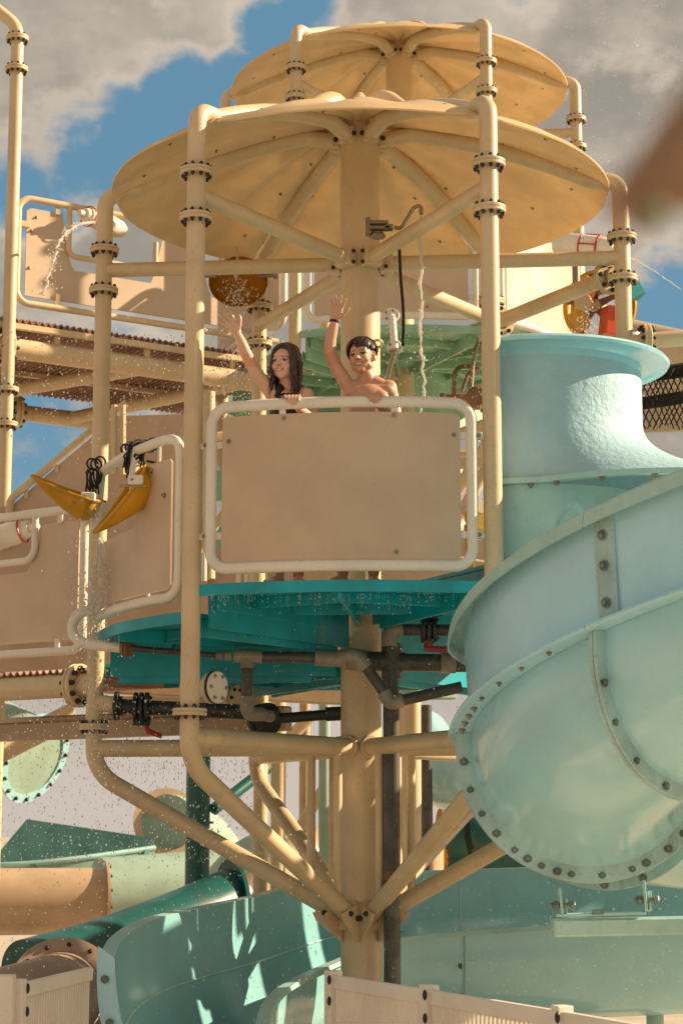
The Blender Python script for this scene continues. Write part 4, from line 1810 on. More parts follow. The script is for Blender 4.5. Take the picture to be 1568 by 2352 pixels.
v1_ = thing('flanged_valve', 'black flanged valve with red handle on the upper pipe beside the near slide', 'valve', P(985, 1446, -.3))
valve(v1_, 984, 1446, -.3, .082, 3, ((975, 1489), (1020, 1492), (1052, 1480)))
g = G()
g.tube([P(984, 1446, -.3), P(984, 1490, -.32)], .028, 10)
part('stem', g, 'rust', v1_)
lo_ = thing('lower_pipe_run', 'black pipe with flanged joints crossing behind the front left post', 'pipe', P(520, 1640, .1))
pipes(lo_, [('pipe', 'iron', .045, [(262, 1622, .1), (640, 1640, .1)], 0), ('pipe', 'iron', .032, [(625, 1652, .1), (778, 1640, .1)], 0),
            ('coupling', 'iron', .043, [(748, 1641, .1), (784, 1639, .1)], 0), ('stub', 'cream', .052, [(225, 1615, .12), (264, 1620, .1)], 0)])
for u, v, r, axv in ((268, 1622, .088, (1, 0, 0)), (278, 1622, .06, (1, 0, 0)), (615, 1652, .10, (.6, -.8, 0)), (600, 1655, .10, (.6, -.8, 0))):
    g = G()
    g.disc(P(u, v, .1), axv, r, .025, 22)
    part('flange', g, 'iron', lo_)
v2_ = thing('flanged_valve', 'black flanged valve with a crimson lever hanging at lower left', 'valve', P(325, 1630, .1))
valve(v2_, 325, 1628, .1, .10, 3, ((335, 1668), (340, 1680), (372, 1692)))
g = G()
g.tube([P(325, 1640, .08), P(325, 1664, .06)], .04, 12)
g.disc(P(325, 1663, .06), (0, 0, 1), .055, .02, 14)
part('stem', g, 'iron', v2_)
bf = thing('blind_flange', 'cream stub pipe closed by a round blind flange beside the front left post', 'pipe', P(470, 1580, -1.0))
g = G()
ax_ = V((.80, -.55, 0)).normalized()
g.tube([P(430, 1578, -.85), P(482, 1580, -1.05)], .052, 16)
part('pipe', g, 'cream', bf)
g = G()
g.disc(P(486, 1580, -1.08), ax_, .088, .022, 26)
f = part('flange', g, 'cream', bf)
g = G()
g.disc(P(492, 1579, -1.08) - ax_ * .002, ax_, .09, .012, 26)
part('gasket', g, 'iron', bf)
g = G()
g.disc(P(499, 1579, -1.08), ax_, .088, .016, 26)
f = part('flange', g, 'white', bf)
for k in range(6):
    a = 2 * PI * k / 6
    q = ax_.to_track_quat('Z', 'Y')
    inst('screw', STUD, f, P(499, 1579, -1.08) + ax_ * .008 + q @ V((math.cos(a), math.sin(a), 0)) * .068, ax_, .9)
bf2 = thing('blind_flange', 'small dark ringed flange behind the grey drop pipe under the platform', 'pipe', P(540, 1605, .8))
g = G()
g.disc(P(540, 1604, .8), ax_, .085, .03, 24)
f = part('flange', g, 'cream', bf2)
for k in range(6):
    a = 2 * PI * k / 6
    inst('bolt', CAPB, f, P(540, 1604, .8) + ax_ * .012 + q @ V((math.cos(a), math.sin(a), 0)) * .06, ax_, .8)
g = G()
g.tube([P(440, 1602, 1.2), P(540, 1604, .8)], .05, 14)
part('pipe', g, 'cream', bf2)

# water spout on the brace and the hanging hose
sp = thing('water_spout', 'grey bracket with a bent spout pipe on the front brace under the canopy', 'spout', P(865, 530, -.5))
for (u, v, sx, sz) in ((845, 520, .03, .105), (870, 512, .11, .022), (872, 524, .12, .022), (893, 522, .05, .03)):
    g = G()
    g.box(P(u, v, -.5), (sx, .06, sz), None, .004)
    part('bracket', g, 'steel', sp, sharp=25)
g = G()
g.disc(P(866, 542, -.48), (0, 0, 1), .05, .018, 12)
g.disc(P(866, 536, -.48), (0, 0, 1), .04, .012, 12)
part('base', g, 'steel', sp)
g = G()
g.tube(fillet([P(905, 522, -.5), P(921, 524, -.5), P(950, 476, -.5), P(967, 470, -.5), P(967, 492, -.5)], .035, 6), .012, 10)
part('pipe', g, 'steel', sp)
hs = thing('hanging_hose', 'thin black hose with a frayed end hanging in front of the column', 'hose', P(918, 570, -.35))
g = G()
g.tube(spline([P(917, 572, -.35), P(920, 640, -.35), P(925, 700, -.36), P(926, 760, -.36), P(924, 778, -.36)], 6), .0095, 8)
part('hose', g, 'cord', hs)
g = G()
for k in range(5):
    g.tube([P(924, 775, -.36), P(922 + k * 1.5, 792 + (k % 2) * 4, -.36)], .003, 4)
part('frayed_end', g, 'cord', hs)

# hook on the column and a thin stand pipe behind it
hk = thing('column_hook', 'small cream half ring welded on the column above the boy', 'hook', P(870, 790, -.05))
g = G()
g.tube(spline([P(855, 783, -.12), P(870, 781, -.14), P(877, 786, -.10), P(872, 796, -.05), P(858, 800, -.05)], 6), .009, 8)
part('ring', g, 'cream', hk)
sp2 = thing('stand_pipe', 'thin white pipe with round flanges hanging above the green platform', 'pipe', P(902, 800, 3.0))
g = G()
g.tube(fillet([P(897, 722, 3.4), P(900, 728, 3.0), P(906, 800, 3.0)], .05), .03, 12)
part('pipe', g, 'rail', sp2)
for v, axv, r in ((724, (0, -1, .3), .065), (798, (0, -.9, -.4), .062)):
    g = G()
    g.disc(P(898 if v < 750 else 906, v, 3.02), axv, r, .018, 18)
    f = part('flange', g, 'rail', sp2)
    q = V(axv).to_track_quat('Z', 'Y')
    for k in range(5):
        a = 2 * PI * k / 5
        inst('screw', STUD, f, P(898 if v < 750 else 906, v, 3.0) + q @ V((math.cos(a), math.sin(a), 0)) * r * .75, axv, .9)
g = G()
g.tube([P(906, 806, 3.0), P(885, 880, 3.1)], .022, 10)
part('hose', g, 'steel', sp2)
# rear pipes below the green platform
rp = thing('rear_pipe_run', 'rusty brown pipe loop below the green platform, left of the front right post', 'pipe', P(1060, 880, 4.2))
pipes(rp, [('pipe', 'steel', .02, [(1096, 790, 4.2), (1085, 840, 4.2), (1078, 930, 4.2)], .05), ('pipe', 'rust', .018, [(1040, 930, 4.3), (1045, 842, 4.3), (1095, 840, 4.3)], .08),
           ('pipe', 'rust', .014, [(1060, 900, 4.3), (1075, 855, 4.3), (1100, 845, 4.3)], .08), ('pipe', 'rust', .035, [(1010, 912, 4.4), (1120, 912, 4.4)], 0)])
rp2 = thing('rear_valve', 'rusty valve wheel below the green platform beside the front right post', 'valve', P(1098, 905, 4.0))
g = G()
g.disc(P(1100, 912, 4.1), (-.6, -1, 0), .11, .03, 20)
f = part('flange', g, 'cream', rp2)
g = G()
g.disc(P(1092, 912, 4.05), (-.6, -1, 0), .09, .02, 20)
part('gasket', g, 'rust', rp2)
# smaller items seen through the gap right of the rail panel
gp_ = thing('yellow_roller', 'yellow roller with a dark hub in the gap beside the front right post', 'roller', P(1098, 1180, .6))
g = G()
g.disc(P(1094, 1190, .6), (.5, -1, 0), .08, .05, 22)
part('roller', g, 'yellow', gp_)
g = G()
g.bar(P(1074, 1205, .62), P(1080, 1310, .62), .05, .02, V((0, 1, 0)))
part('arm', g, 'yellow', gp_, sharp=25)
g = G()
g.disc(P(1100, 1165, .55), (.5, -1, 0), .045, .05, 14)
part('hub', g, 'cream', gp_)
gp_ = thing('gap_framing', 'cream tubes crossing in the gap beside the front right post', 'pipes', P(1098, 1080, 2.0))
pipes(gp_, [('tube', 'cream', .04, [(1040, 1065, 2.0), (1130, 1060, 2.0)], 0), ('tube', 'cream', .045, [(1060, 1180, 2.2), (1130, 1050, 2.2)], 0),
            ('tube', 'cream', .03, [(1040, 1172, 2.0), (1130, 1170, 2.0)], 0), ('tube', 'cream', .03, [(1040, 1285, 2.0), (1130, 1300, 2.0)], 0)])
gp_ = thing('gap_framing', 'cream tubes and green boards in the gap beside the front left post', 'pipes', P(478, 1150, 2.2))
pipes(gp_, [('tube', 'cream', .045, [(480, 900, 2.2), (480, 1330, 2.2)], 0), ('tube', 'cream', .035, [(440, 1010, 2.3), (520, 1000, 2.3)], 0),
            ('tube', 'cream', .03, [(440, 1290, 2.3), (520, 1170, 2.3)], 0), ('tube', 'rail', .02, [(468, 1270, 1.8), (468, 1335, 1.8)], 0)])
for v0, v1 in ((1080, 1150), (1190, 1260)):
    g = G()
    g.poly([P(455, v0, 2.6), P(520, v0, 2.6), P(520, v1, 2.6), P(455, v1, 2.6)], (0, 1, 0), .02)
    part('board', g, 'green_deck', gp_, sharp=25)

# ------------------------------------------------------------------ water cannons
def cannon(lab, c, d, s=1.0, cage=True):
    t = thing('water_cannon', lab, 'water cannon', c)
    M = frame_m(c, V(d).normalized(), V((0, 0, 1)))
    q = Matrix(((0, 0, 1, 0), (0, 1, 0, 0), (-1, 0, 0, 0), (0, 0, 0, 1)))
    MM = M @ q
    sc = Matrix.Scale(s, 4)
    g = G()
    g.lathe([(.0001, -.30), (.075, -.29), (.095, -.22), (.095, -.05), (.09, .10), (.07, .2), (.06, .23), (.0001, .235)], 22, MM @ sc)
    part('body', g, 'white', t)
    for z in (-.05, .1) if cage else (.17,):
        g = G()
        g.lathe([(.093, z - .008), (.100, z - .006), (.100, z + .006), (.093, z + .008)], 22, MM @ sc)
        part('ring', g, 'red_trim', t)
    g = G()
    for a in (0, 90, 180, 270):
        p = [MM @ (sc @ V((.099 * math.cos(R_(a)), .099 * math.sin(R_(a)), zz))) for zz in (-.05, .1)]
        g.bar(p[0], p[1], .010 * s, .010 * s)
    if cage:
        part('cage', g, 'red_trim', t)
    g = G()
    g.lathe([(.0001, .22), (.034, .225), (.030, .30), (.018, .31), (.0001, .30)], 16, MM @ sc)
    part('nozzle', g, 'white', t)
    g = G()
    g.tube([MM @ (sc @ V((.08, 0, -.1))), MM @ (sc @ V((.08, 0, -.1))) - V((0, 0, .25 * s))], .03 * s, 12)
    part('stand', g, 'steel', t)
    return t


cannon('white water cannon with a thin red ring spraying from the upper left panel', P(232, 508, 3.5), (-.55, -.80, .02), .88, False)
cannon('white water cannon with red cage behind the right end of the front canopy', P(1352, 566, 2.2), (.80, -.5, -.22), .95)
cannon('white water cannon at the lower left edge aimed right', P(8, 1232, .75), (.9, -.3, .22), .85, False)

# ------------------------------------------------------------------ water wheel at the right
wc = P(1368, 702, 2.6)
wx = V((-.55, -.82, -.10)).normalized()
ww_ = thing('paddle_mill', 'yellow water wheel with brown spokes and coloured paddles behind the tub', 'water wheel', wc - UP * .25)
q = wx.to_track_quat('Z', 'Y')
g = G()
g.ring(wc, wx, .235, .275, .03, 48)
part('rim', g, 'yellow', ww_, sharp=30)
g = G()
g.ring(wc - wx * .13, wx, .235, .275, .03, 48)
part('rim', g, 'yellow', ww_, sharp=30)
for k in range(5):
    a = 2 * PI * k / 5 + .3
    d_ = q @ V((math.cos(a), math.sin(a), 0))
    e_ = q @ V((-math.sin(a), math.cos(a), 0))
    g = G()
    g.poly([wc + e_ * .035, wc + d_ * .13 + e_ * .02, wc + d_ * .25 + e_ * .035, wc + d_ * .25 - e_ * .035, wc + d_ * .13 - e_ * .02, wc - e_ * .035], wx, .016)
    part('spoke', g, 'rust', ww_, sharp=25)
for u, v, sx, sz, rot, mt in ((1343, 668, .13, .19, .45, 'orange'), (1388, 652, .10, .13, -.3, 'pink'), (1447, 672, .17, .13, -.5, 'turquoise'),
                             (1398, 738, .10, .22, .12, 'red_orange'), (1330, 735, .08, .16, -.35, 'yellow')):
    g = G()
    g.box(P(u, v, 2.50), (sx, .13, sz), Matrix.Rotation(rot, 3, 'Y') @ Matrix.Rotation(.35, 3, 'Z'), .006)
    part('paddle', g, mt, ww_, sharp=25)
g = G()
g.tube([wc + wx * .20, wc - wx * .3], .03, 14)
g.disc(wc + wx * .03, wx, .05, .03, 18)
part('axle', g, 'cream', ww_)
g = G()
g.disc(wc + wx * .22, wx, .07, .02, 18)
part('bearing', g, 'tan_tube', ww_)

# ------------------------------------------------------------------ slatted fences in front
def fence(lab, a, b, h, posts, wid=.075):
    a, b = V(a), V(b)
    t = thing('slat_fence', lab, 'fence', V((a.x, a.y, 0)))
    d_ = (b - a)
    Ln = d_.length
    d_.normalize()
    n_ = V((d_.y, -d_.x, 0))
    g = G()
    g.bar(a + UP * (h - .03), b + UP * (h - .03), .035, .06)
    part('top_rail', g, 'fence', t, sharp=25)
    g = G()
    g.bar(a + UP * .10, b + UP * .10, .035, .07)
    part('bottom_rail', g, 'fence', t, sharp=25)
    sm = mesh_from('slat', G().box((0, 0, 0), (.0145, .02, h - .16), None, .003), 'fence', sharp=25)
    k = .05
    while k < Ln - .03:
        o = inst('slat', sm, t, a + d_ * k + UP * (h / 2 + .02))
        o.rotation_quaternion = Quaternion((0, 0, 1), math.atan2(d_.y, d_.x))
        k += .035
    for s in posts:
        p = a + d_ * Ln * s
        g = G()
        g.box(p + UP * (h / 2 + .012) - n_ * .0, (.065, .065, h + .016), Matrix.Rotation(math.atan2(d_.y, d_.x), 3, 'Z'), .004)
        ps = part('post', g, 'fence', t, sharp=25)
        for z in (h - .115, h - .02):
            g = G()
            g.sphere(p + n_ * .035 + d_ * .03 + UP * z, (.010, .010, .022), 10, 6)
            part('hinge', g, 'bolt', ps)
    return t


HF = P(765, 2240, -2.5).z
pa, pb, pc, pd = P(765, 2240, -2.5), P(985, 2283, -3.35), P(1290, 2345, -4.35), P(1560, 2400, -5.1)
for lab, p, q_, ps in (('white slatted fence panel in front of the column foot', pa, pb, (0.0,)), ('white slatted fence panel right of the column foot, second from it', pb, pc, (0.0,)),
                       ('white slatted fence panel at the bottom right corner', pc, pd, (0.0,))):
    fence(lab, V((p.x, p.y, 0)), V((q_.x, q_.y, 0)), HF, ps)
la, lb = P(36, 2272, -3.4), P(206, 2226, -2.35)
fence('white slatted gate at the bottom left with sun stripes', V((la.x, la.y, 0)), V((lb.x, lb.y, 0)), P(36, 2262, -3.4).z, (.02,))
la2 = P(8, 2272, -3.45)
g = G()
gp_ = thing('gate_post', 'white square gate post at the bottom left corner', 'post', V((la2.x, la2.y, 0)))
g.box(V((la2.x, la2.y, P(8, 2240, -3.45).z / 2)), (.09, .09, P(8, 2240, -3.45).z), None, .005)
part('post', g, 'fence', gp_, sharp=25)

# ------------------------------------------------------------------ out-of-focus shape very close at the right
Yn = -CAM_D + .62
g = G()
o = [P(1392, 452, Yn), P(1568, 200, Yn), P(1680, 20, Yn), P(1740, 260, Yn), P(1690, 410, Yn), P(1568, 465, Yn), P(1500, 515, Yn)]
fg = thing('foreground_flap', 'blurred brown pointed flap with a green tip close at the right edge', 'flap', o[0])
nn = len(o)
cpt = sum(o, V()) / nn
vs = list(o) + [p + V((0, .012, 0)) for p in o] + [cpt + V((0, -.012, 0)), cpt + V((0, .024, 0))]
fs = []
for k in range(nn):
    j = (k + 1) % nn
    fs += [(k, j, nn + j, nn + k), (k, 2 * nn, j), (nn + k, nn + j, 2 * nn + 1)]
part('flap', g.add(vs, fs), 'cloth_brown', fg)
g = G()
g.sphere(P(1503, 492, Yn - .008), .0048, 12, 8)
part('tip', g, 'green_tip', fg)
# ------------------------------------------------------------------ the two children
def capsule(g, a, b, ra, rb, seg=14):
    a, b = V(a), V(b)
    d = b - a
    L = d.length
    if L < 1e-6:
        return g.sphere(a, ra, seg, 8)
    q = d.to_track_quat('Z', 'Y').to_matrix().to_4x4()
    M = Matrix.Translation(a) @ q
    prof = [(max(1e-4, ra * math.cos(R_(t))), ra * math.sin(R_(t))) for t in range(-90, 1, 18)]
    prof += [(max(1e-4, rb * math.cos(R_(t))), L + rb * math.sin(R_(t))) for t in range(0, 91, 18)]
    return g.lathe(prof, seg, M)


def limb(g, pts, rs):
    """smooth tapered limb through pts"""
    sp = spline(pts, 5)
    n = len(sp) - 1
    for i in range(n):
        def rad(k):
            x = k / n * (len(rs) - 1)
            j = min(int(x), len(rs) - 2)
            f = x - j
            return rs[j] * (1 - f) + rs[j + 1] * f
        capsule(g, sp[i], sp[i + 1], rad(i), rad(i + 1), 12)


def remesh(g, voxel, name, smooth_it=4):
    me = bpy.data.meshes.new(name + '_raw')
    me.from_pydata([tuple(p) for p in g.v], [], g.f)
    o = bpy.data.objects.new(name + '_raw', me)
    col.objects.link(o)
    m = o.modifiers.new('r', 'REMESH')
    m.mode = 'VOXEL'
    m.voxel_size = voxel
    s = o.modifiers.new('s', 'SMOOTH')
    s.factor = .5
    s.iterations = smooth_it
    dg = bpy.context.evaluated_depsgraph_get()
    out = bpy.data.meshes.new_from_object(o.evaluated_get(dg))
    out.name = name
    bpy.data.objects.remove(o)
    bpy.data.meshes.remove(me)
    for p in out.polygons:
        p.use_smooth = True
    return out


def basis(fwd, up):
    f = V(fwd).normalized()
    r = V(up).cross(f).normalized()          # the person's left when facing f ... used as x axis
    u = f.cross(r)
    return Matrix((r, f, u)).transposed()


def open_hand(g, W, up, pn, thumb, spread=(-12, -2, 9, 22), s=1.0, curl=.12):
    """open raised hand: W wrist, up finger direction, pn palm normal, thumb lateral direction"""
    up, pn, th = V(up).normalized(), V(pn).normalized(), V(thumb).normalized()
    pl = .078 * s
    for k, lat_ in enumerate((.026, .009, -.009, -.025)):
        base = W + up * .012 + th * lat_ * .62 * s
        kn = W + up * (pl - abs(lat_ - .005) * .25) + th * lat_ * s
        capsule(g, base, kn, .0135 * s, .0105 * s, 10)
        a = R_(spread[k])
        d = (up * math.cos(a) - th * math.sin(a)).normalized()
        ln = (.060, .068, .064, .050)[k] * s
        p = kn
        for j in range(3):
            dj = (d + pn * curl * (j + .4)).normalized()
            q = p + dj * ln * (.44, .32, .27)[j]
            capsule(g, p, q, (.0082, .0076, .0070)[j] * s, (.0076, .0070, .0060)[j] * s, 10)
            p = q
    b = W + up * .018 + th * .014
    k1 = W + up * .040 * s + th * .040 * s + pn * .008
    k2 = k1 + (up * .75 + th * .62).normalized() * .030 * s
    k3 = k2 + (up * .9 + th * .35).normalized() * .024 * s
    capsule(g, b, k1, .0135 * s, .0110 * s, 10)
    capsule(g, k1, k2, .0095 * s, .0085 * s, 10)
    capsule(g, k2, k3, .0085 * s, .0065 * s, 10)


def grip_hand(g, C, along, wrist, s=1.0, R=.031, thumb_side=1):
    """hand laid over a horizontal tube: C tube centre, along the tube, fingers over the front"""
    al = V(along).normalized()
    n = V((0, -1, 0))
    n = (n - al * n.dot(al)).normalized()
    up = V((0, 0, 1))

    def on(a, rr):
        return n * math.cos(R_(a)) * rr + up * math.sin(R_(a)) * rr
    for k in range(4):
        o = C + al * (k - 1.5) * .0185 * s * thumb_side * -1
        rr = R + .0085
        end = (-6, -22, -16, 8)[k]
        angs = [118, 92, 66, 40, 18, end]
        for j in range(5):
            capsule(g, o + on(angs[j], rr + (.003 if j == 1 else 0)), o + on(angs[j + 1], rr), .0088 - .0004 * j, .0086 - .0005 * j, 10)
        capsule(g, o + on(118, rr), V(wrist) * .72 + (o + on(118, rr)) * .28, .0115, .014, 10)
    o = C + al * 2.35 * .0185 * thumb_side
    capsule(g, V(wrist), o + on(130, R + .014), .0145, .0105, 10)
    capsule(g, o + on(130, R + .014), o + on(80, R + .010) + al * .006 * thumb_side, .0100, .0085, 10)
    capsule(g, o + on(80, R + .010) + al * .006 * thumb_side, o + on(40, R + .009), .0085, .0070, 10)


def head(g, B, c):
    """c centre of the head; B columns: x lateral, y forward, z up"""
    def at(x, y, z):
        return c + B @ V((x, y, z))

    def ell(p, r):
        g.sphere(at(*p), r, 20, 14, B.to_4x4())
    ell((0, -.018, .030), (.069, .082, .070))
    ell((0, .010, .010), (.062, .070, .075))
    ell((0, .018, -.040), (.052, .056, .052))
    ell((0, .042, -.076), (.026, .026, .020))
    ell((0, .052, .034), (.046, .024, .026))
    for s in (-1, 1):
        ell((s * .033, .046, -.026), (.023, .025, .022))
        ell((s * .045, .012, -.055), (.015, .03, .02))
        g.sphere(at(s * .070, -.008, -.006), (.008, .018, .029), 12, 10, (B @ Matrix.Rotation(s * .35, 3, 'Z')).to_4x4())
        ell((s * .030, .0595, .016), (.020, .012, .007))
        ell((s * .029, .0585, .002), (.013, .011, .008))
    capsule(g, at(0, .070, .012), at(0, .088, -.020), .0075, .0105, 10)
    for s in (-1, 1):
        ell((s * .010, .080, -.023), (.008, .009, .007))
    ell((0, .0665, -.044), (.021, .013, .006))
    ell((0, .0660, -.055), (.019, .013, .006))


def colour(me, skin, B, c, lips, extra=None):
    ca = me.color_attributes.new('Col', 'FLOAT_COLOR', 'POINT')
    Bi = B.transposed()

    def bump(x, r):
        return max(0.0, 1 - x / r)
    for i, v in enumerate(me.vertices):
        p = Bi @ (v.co - c)
        colr = V(skin)
        if abs(p.x) < .1 and p.y > .02 and abs(p.z) < .12:
            ax = abs(p.x)
            # mouth
            mz = p.z + .0505 - 9.0 * p.x * p.x
            if abs(mz) < .011 and ax < .027:
                k = 1 - abs(mz) / .011
                colr = colr.lerp(V(lips), min(1, k * 1.6))
                if abs(mz) < .0032 and ax < .017:
                    colr = V((.70, .62, .54))
            # eyes
            ex, ez = (ax - .030) / .0135, (p.z - .002) / .0062
            if ex * ex + ez * ez < 1:
                colr = V((.42, .34, .28)) if ex * ex * 4 + ez * ez > 1.1 else V((.02, .012, .01))
            if abs(p.z - .0085 + (ax - .03) ** 2 * 9) < .0035 and abs(ax - .030) < .017:
                colr = V((.035, .018, .012))
            # brows
            bz = p.z - .0235 + max(0, ax - .035) * .35
            if abs(bz) < .0045 and .010 < ax < .050:
                colr = colr.lerp(V((.07, .035, .02)), .6)
            # nostrils, cheeks
            if p.z < -.024 and p.z > -.032 and ax < .013 and ax > .003 and p.y > .07:
                colr = colr * .45
            ch = bump((V((ax - .036, 0, p.z + .024))).length, .024)
            colr = colr.lerp(V((skin[0] * 1.02, skin[1] * .74, skin[2] * .70)), ch * .5)
        if abs(p.x) > .062 and abs(p.z) < .035:
            colr = V((skin[0] * 1.0, skin[1] * .78, skin[2] * .72))
        if extra:
            colr = extra(v.co, colr)
        ca.data[i].color = (*colr, 1)


def child_obj(name, me, mat, parent):
    o = bpy.data.objects.new(name, me)
    col.objects.link(o)
    me.materials.clear()
    me.materials.append(MATS[mat])
    o.parent = parent
    o.matrix_parent_inverse = Matrix.Identity(4)
    ORIG[o] = ORIG[parent]
    me.transform(Matrix.Translation(-ORIG[parent]))
    return o


fnF, nF = face_map(0)
ZP = Z(1.324)
YK = -1.30


def rail_pt(u):
    best = min((abs((784 + CAM_F * (fnF(s / 100, 0).x - CAM_X) / ((fnF(s / 100, 0).y + CAM_D) * math.cos(CAM_P) + .635 * math.sin(CAM_P))) - u), s / 100) for s in range(-80, 81))
    return fnF(best[1], Z(1.324 + .965))


TW = .535


def make_child(name, label, cfg):
    t = thing(name, label, 'child', cfg['feet_c'])
    g = G()
    hc = cfg['head']
    B = basis(cfg['face'], cfg['head_up'])
    head(g, B, hc)
    sr, sl_ = cfg['sh_r'], cfg['sh_l']           # image-left and image-right shoulders
    neck = cfg['neck']
    capsule(g, hc + V((0, .012, -.05)), neck, .043, .046, 16)
    mid = (sr + sl_) / 2
    pelvis = cfg['pelvis']
    chest = mid + V((0, -.005, -.10))
    waist = pelvis.lerp(chest, .45)
    w = (sl_ - sr).length
    torso = G()
    for (c0, rx, ry, rz) in ((chest + V((0, 0, .03)), w * TW, .080, .095), (chest - V((0, 0, .05)), w * TW * .97, .078, .11), (waist, w * TW * .86, .070, .12),
                             (pelvis + V((0, 0, .02)), w * TW * .95, .078, .095)):
        torso.sphere(c0, (rx, ry, rz), 24, 16)
    g.add(torso.v, torso.f)
    # collar and shoulders
    capsule(g, neck + V((0, .008, .005)), sr + (mid - sr) * .25, .044, .042, 14)
    capsule(g, neck + V((0, .008, .005)), sl_ + (mid - sl_) * .25, .044, .042, 14)
    for s in (sr, sl_):
        g.sphere(s + (mid - s) * .08, (.043, .044, .045), 14, 10)
    for s in (-1, 1):
        g.sphere(chest + V((s * w * .24, -.050, .030)), (w * .24, .030, .050), 14, 10)
    g.sphere(mid + V((0, -.012, -.045)), (w * .54, .062, .062), 20, 14)
    capsule(g, sr + V((.01, -.008, -.02)), sl_ + V((-.01, -.008, -.02)), .045, .045, 14)
    # raised arm
    limb(g, [sr, cfg['elbow_r'], cfg['wrist_r']], [.043, .039, .035, .0345, .031, .0225])
    capsule(g, sr + V((.03, 0, -.07)), cfg['elbow_r'].lerp(sr, .55), .038, .034, 12)
    open_hand(g, cfg['wrist_r'], cfg['hand_up'], cfg['palm'], cfg['thumb'], cfg['spread'], cfg.get('hs', 1.0))
    # arm on the rail
    limb(g, [sl_, cfg['elbow_l'], cfg['wrist_l']], [.043, .038, .034, .033, .029, .022])
    grip_hand(g, cfg['rail'], V((1, -.05, 0)), cfg['wrist_l'], 1.0, .031, cfg['ts'])
    # legs
    for s, ft in ((-1, cfg['foot_r']), (1, cfg['foot_l'])):
        hip = pelvis + V((s * .072, 0, -.05))
        knee = hip.lerp(ft, .49) + V((0, -.02, 0))
        ank = ft + V((0, .0, .062))
        limb(g, [hip, knee, ank], [.078, .064, .049, .050, .040, .030])
        tdir = cfg['toe'][0 if s < 0 else 1]
        heel = ft + V((0, .02, .026)) - V(tdir) * .03
        ball = ft + V(tdir) * .10 + V((0, 0, .018))
        capsule(g, heel, ft + V((0, 0, .034)), .027, .030, 12)
        capsule(g, ft + V((0, 0, .032)), ball, .029, .020, 12)
        sdv = V((-tdir[1], tdir[0], 0))
        for k in range(5):
            b0 = ball + sdv * (k - 2) * .0145 - V((0, 0, .004))
            capsule(g, b0, b0 + V(tdir) * (.042 - abs(k - (0 if s > 0 else 4)) * .004), .0105, .0085, 8)
    me = remesh(g, .0045, 'body', 3)
    colour(me, cfg['skin'], B, hc, cfg['lips'], cfg.get('extra'))
    child_obj('body', me, 'skin', t)
    return t, B, torso, w, chest, waist, pelvis, mid


# --- girl
gh = P(655, 834, YK - .02)
gt = dict(feet_c=V((P(662, 1330, YK).x, YK, ZP)), head=gh, face=V((-.42, -.90, -.02)), head_up=V((.04, 0, 1)),
          sh_r=P(624, 902, YK + .02), sh_l=P(703, 908, YK + .0), neck=P(664, 886, YK + .025), pelvis=V((P(664, 1100, YK).x, YK + .02, ZP + .66)),
          elbow_r=P(580, 842, YK - .03), wrist_r=P(546, 768, YK - .06), hand_up=V((-.55, -.12, .82)), palm=V((.12, -.98, -.1)), thumb=V((.82, .05, .55)),
          spread=(-12, 2, 14, 28), elbow_l=P(722, 965, YK - .0), wrist_l=P(684, 934, YK - .14), rail=rail_pt(672), ts=-1,
          foot_r=V((P(640, 1330, YK).x, YK - .02, ZP)), foot_l=V((P(685, 1330, YK).x, YK - .02, ZP)), toe=((-.35, -.93, 0), (.05, -1, 0)),
          skin=(.68, .41, .295), lips=(.40, .12, .095))
gt['wrist_l'] = gt['rail'] + V((.02, .052, -.012))
girl, gB, gtorso, gw, gchest, gwaist, gpelvis, gmid = make_child('person', 'girl in a black swimsuit with long wet hair, waving one arm behind the rail', gt)
girl['group'] = 'waving children'
sg_ = G()
for (c0, rx, ry, rz) in ((gchest + V((0, 0, .0)), gw * TW + .005, .086, .100), (gchest - V((0, 0, .08)), gw * TW * .97 + .005, .084, .115), (gwaist, gw * TW * .86 + .005, .076, .125),
                         (gpelvis + V((0, 0, .02)), gw * TW * .95 + .005, .084, .10), (gpelvis + V((0, 0, -.05)), gw * TW * .85, .086, .05)):
    sg_.sphere(c0, (rx, ry, rz), 24, 16)
for s in (-1, 1):
    sg_.sphere(gchest + V((s * gw * .18, -.060, .035)), (gw * .25, .035, .055), 14, 10)
    capsule(sg_, gmid + V((s * gw * .27, .0, .022)), gchest + V((s * gw * .24, -.03, .0)), .040, .05, 12)
    capsule(sg_, gmid + V((s * gw * .27, .0, .022)), gt['neck'] + V((s * .03, .005, -.012)), .038, .040, 12)
sg_.sphere(gmid + V((0, -.014, -.045)), (gw * .46, .067, .058), 20, 14)
sw = child_obj('swimsuit', remesh(sg_, .005, 'swimsuit', 3), 'suit_black', girl)
# pale mark on the chest of the swimsuit
g = G()
mk = gchest + V((-.02, -.0935, .062))
for dx, dz, w_, h_ in ((-.016, -.001, .005, .009), (-.004, .002, .006, .012), (.004, .000, .004, .015), (.010, .001, .005, .010)):
    g.box(mk + V((dx, -abs(dx) * .1, dz)), (w_, .003, h_))
part('chest_mark', g, 'white', girl, smooth=False)


def strands(g, rows, r0, r1, seg=5):
    for pts in rows:
        sp = spline(pts, 5)
        n = len(sp)
        g.tube(sp, [r0 + (r1 - r0) * (k / (n - 1)) ** 1.3 for k in range(n)], seg)


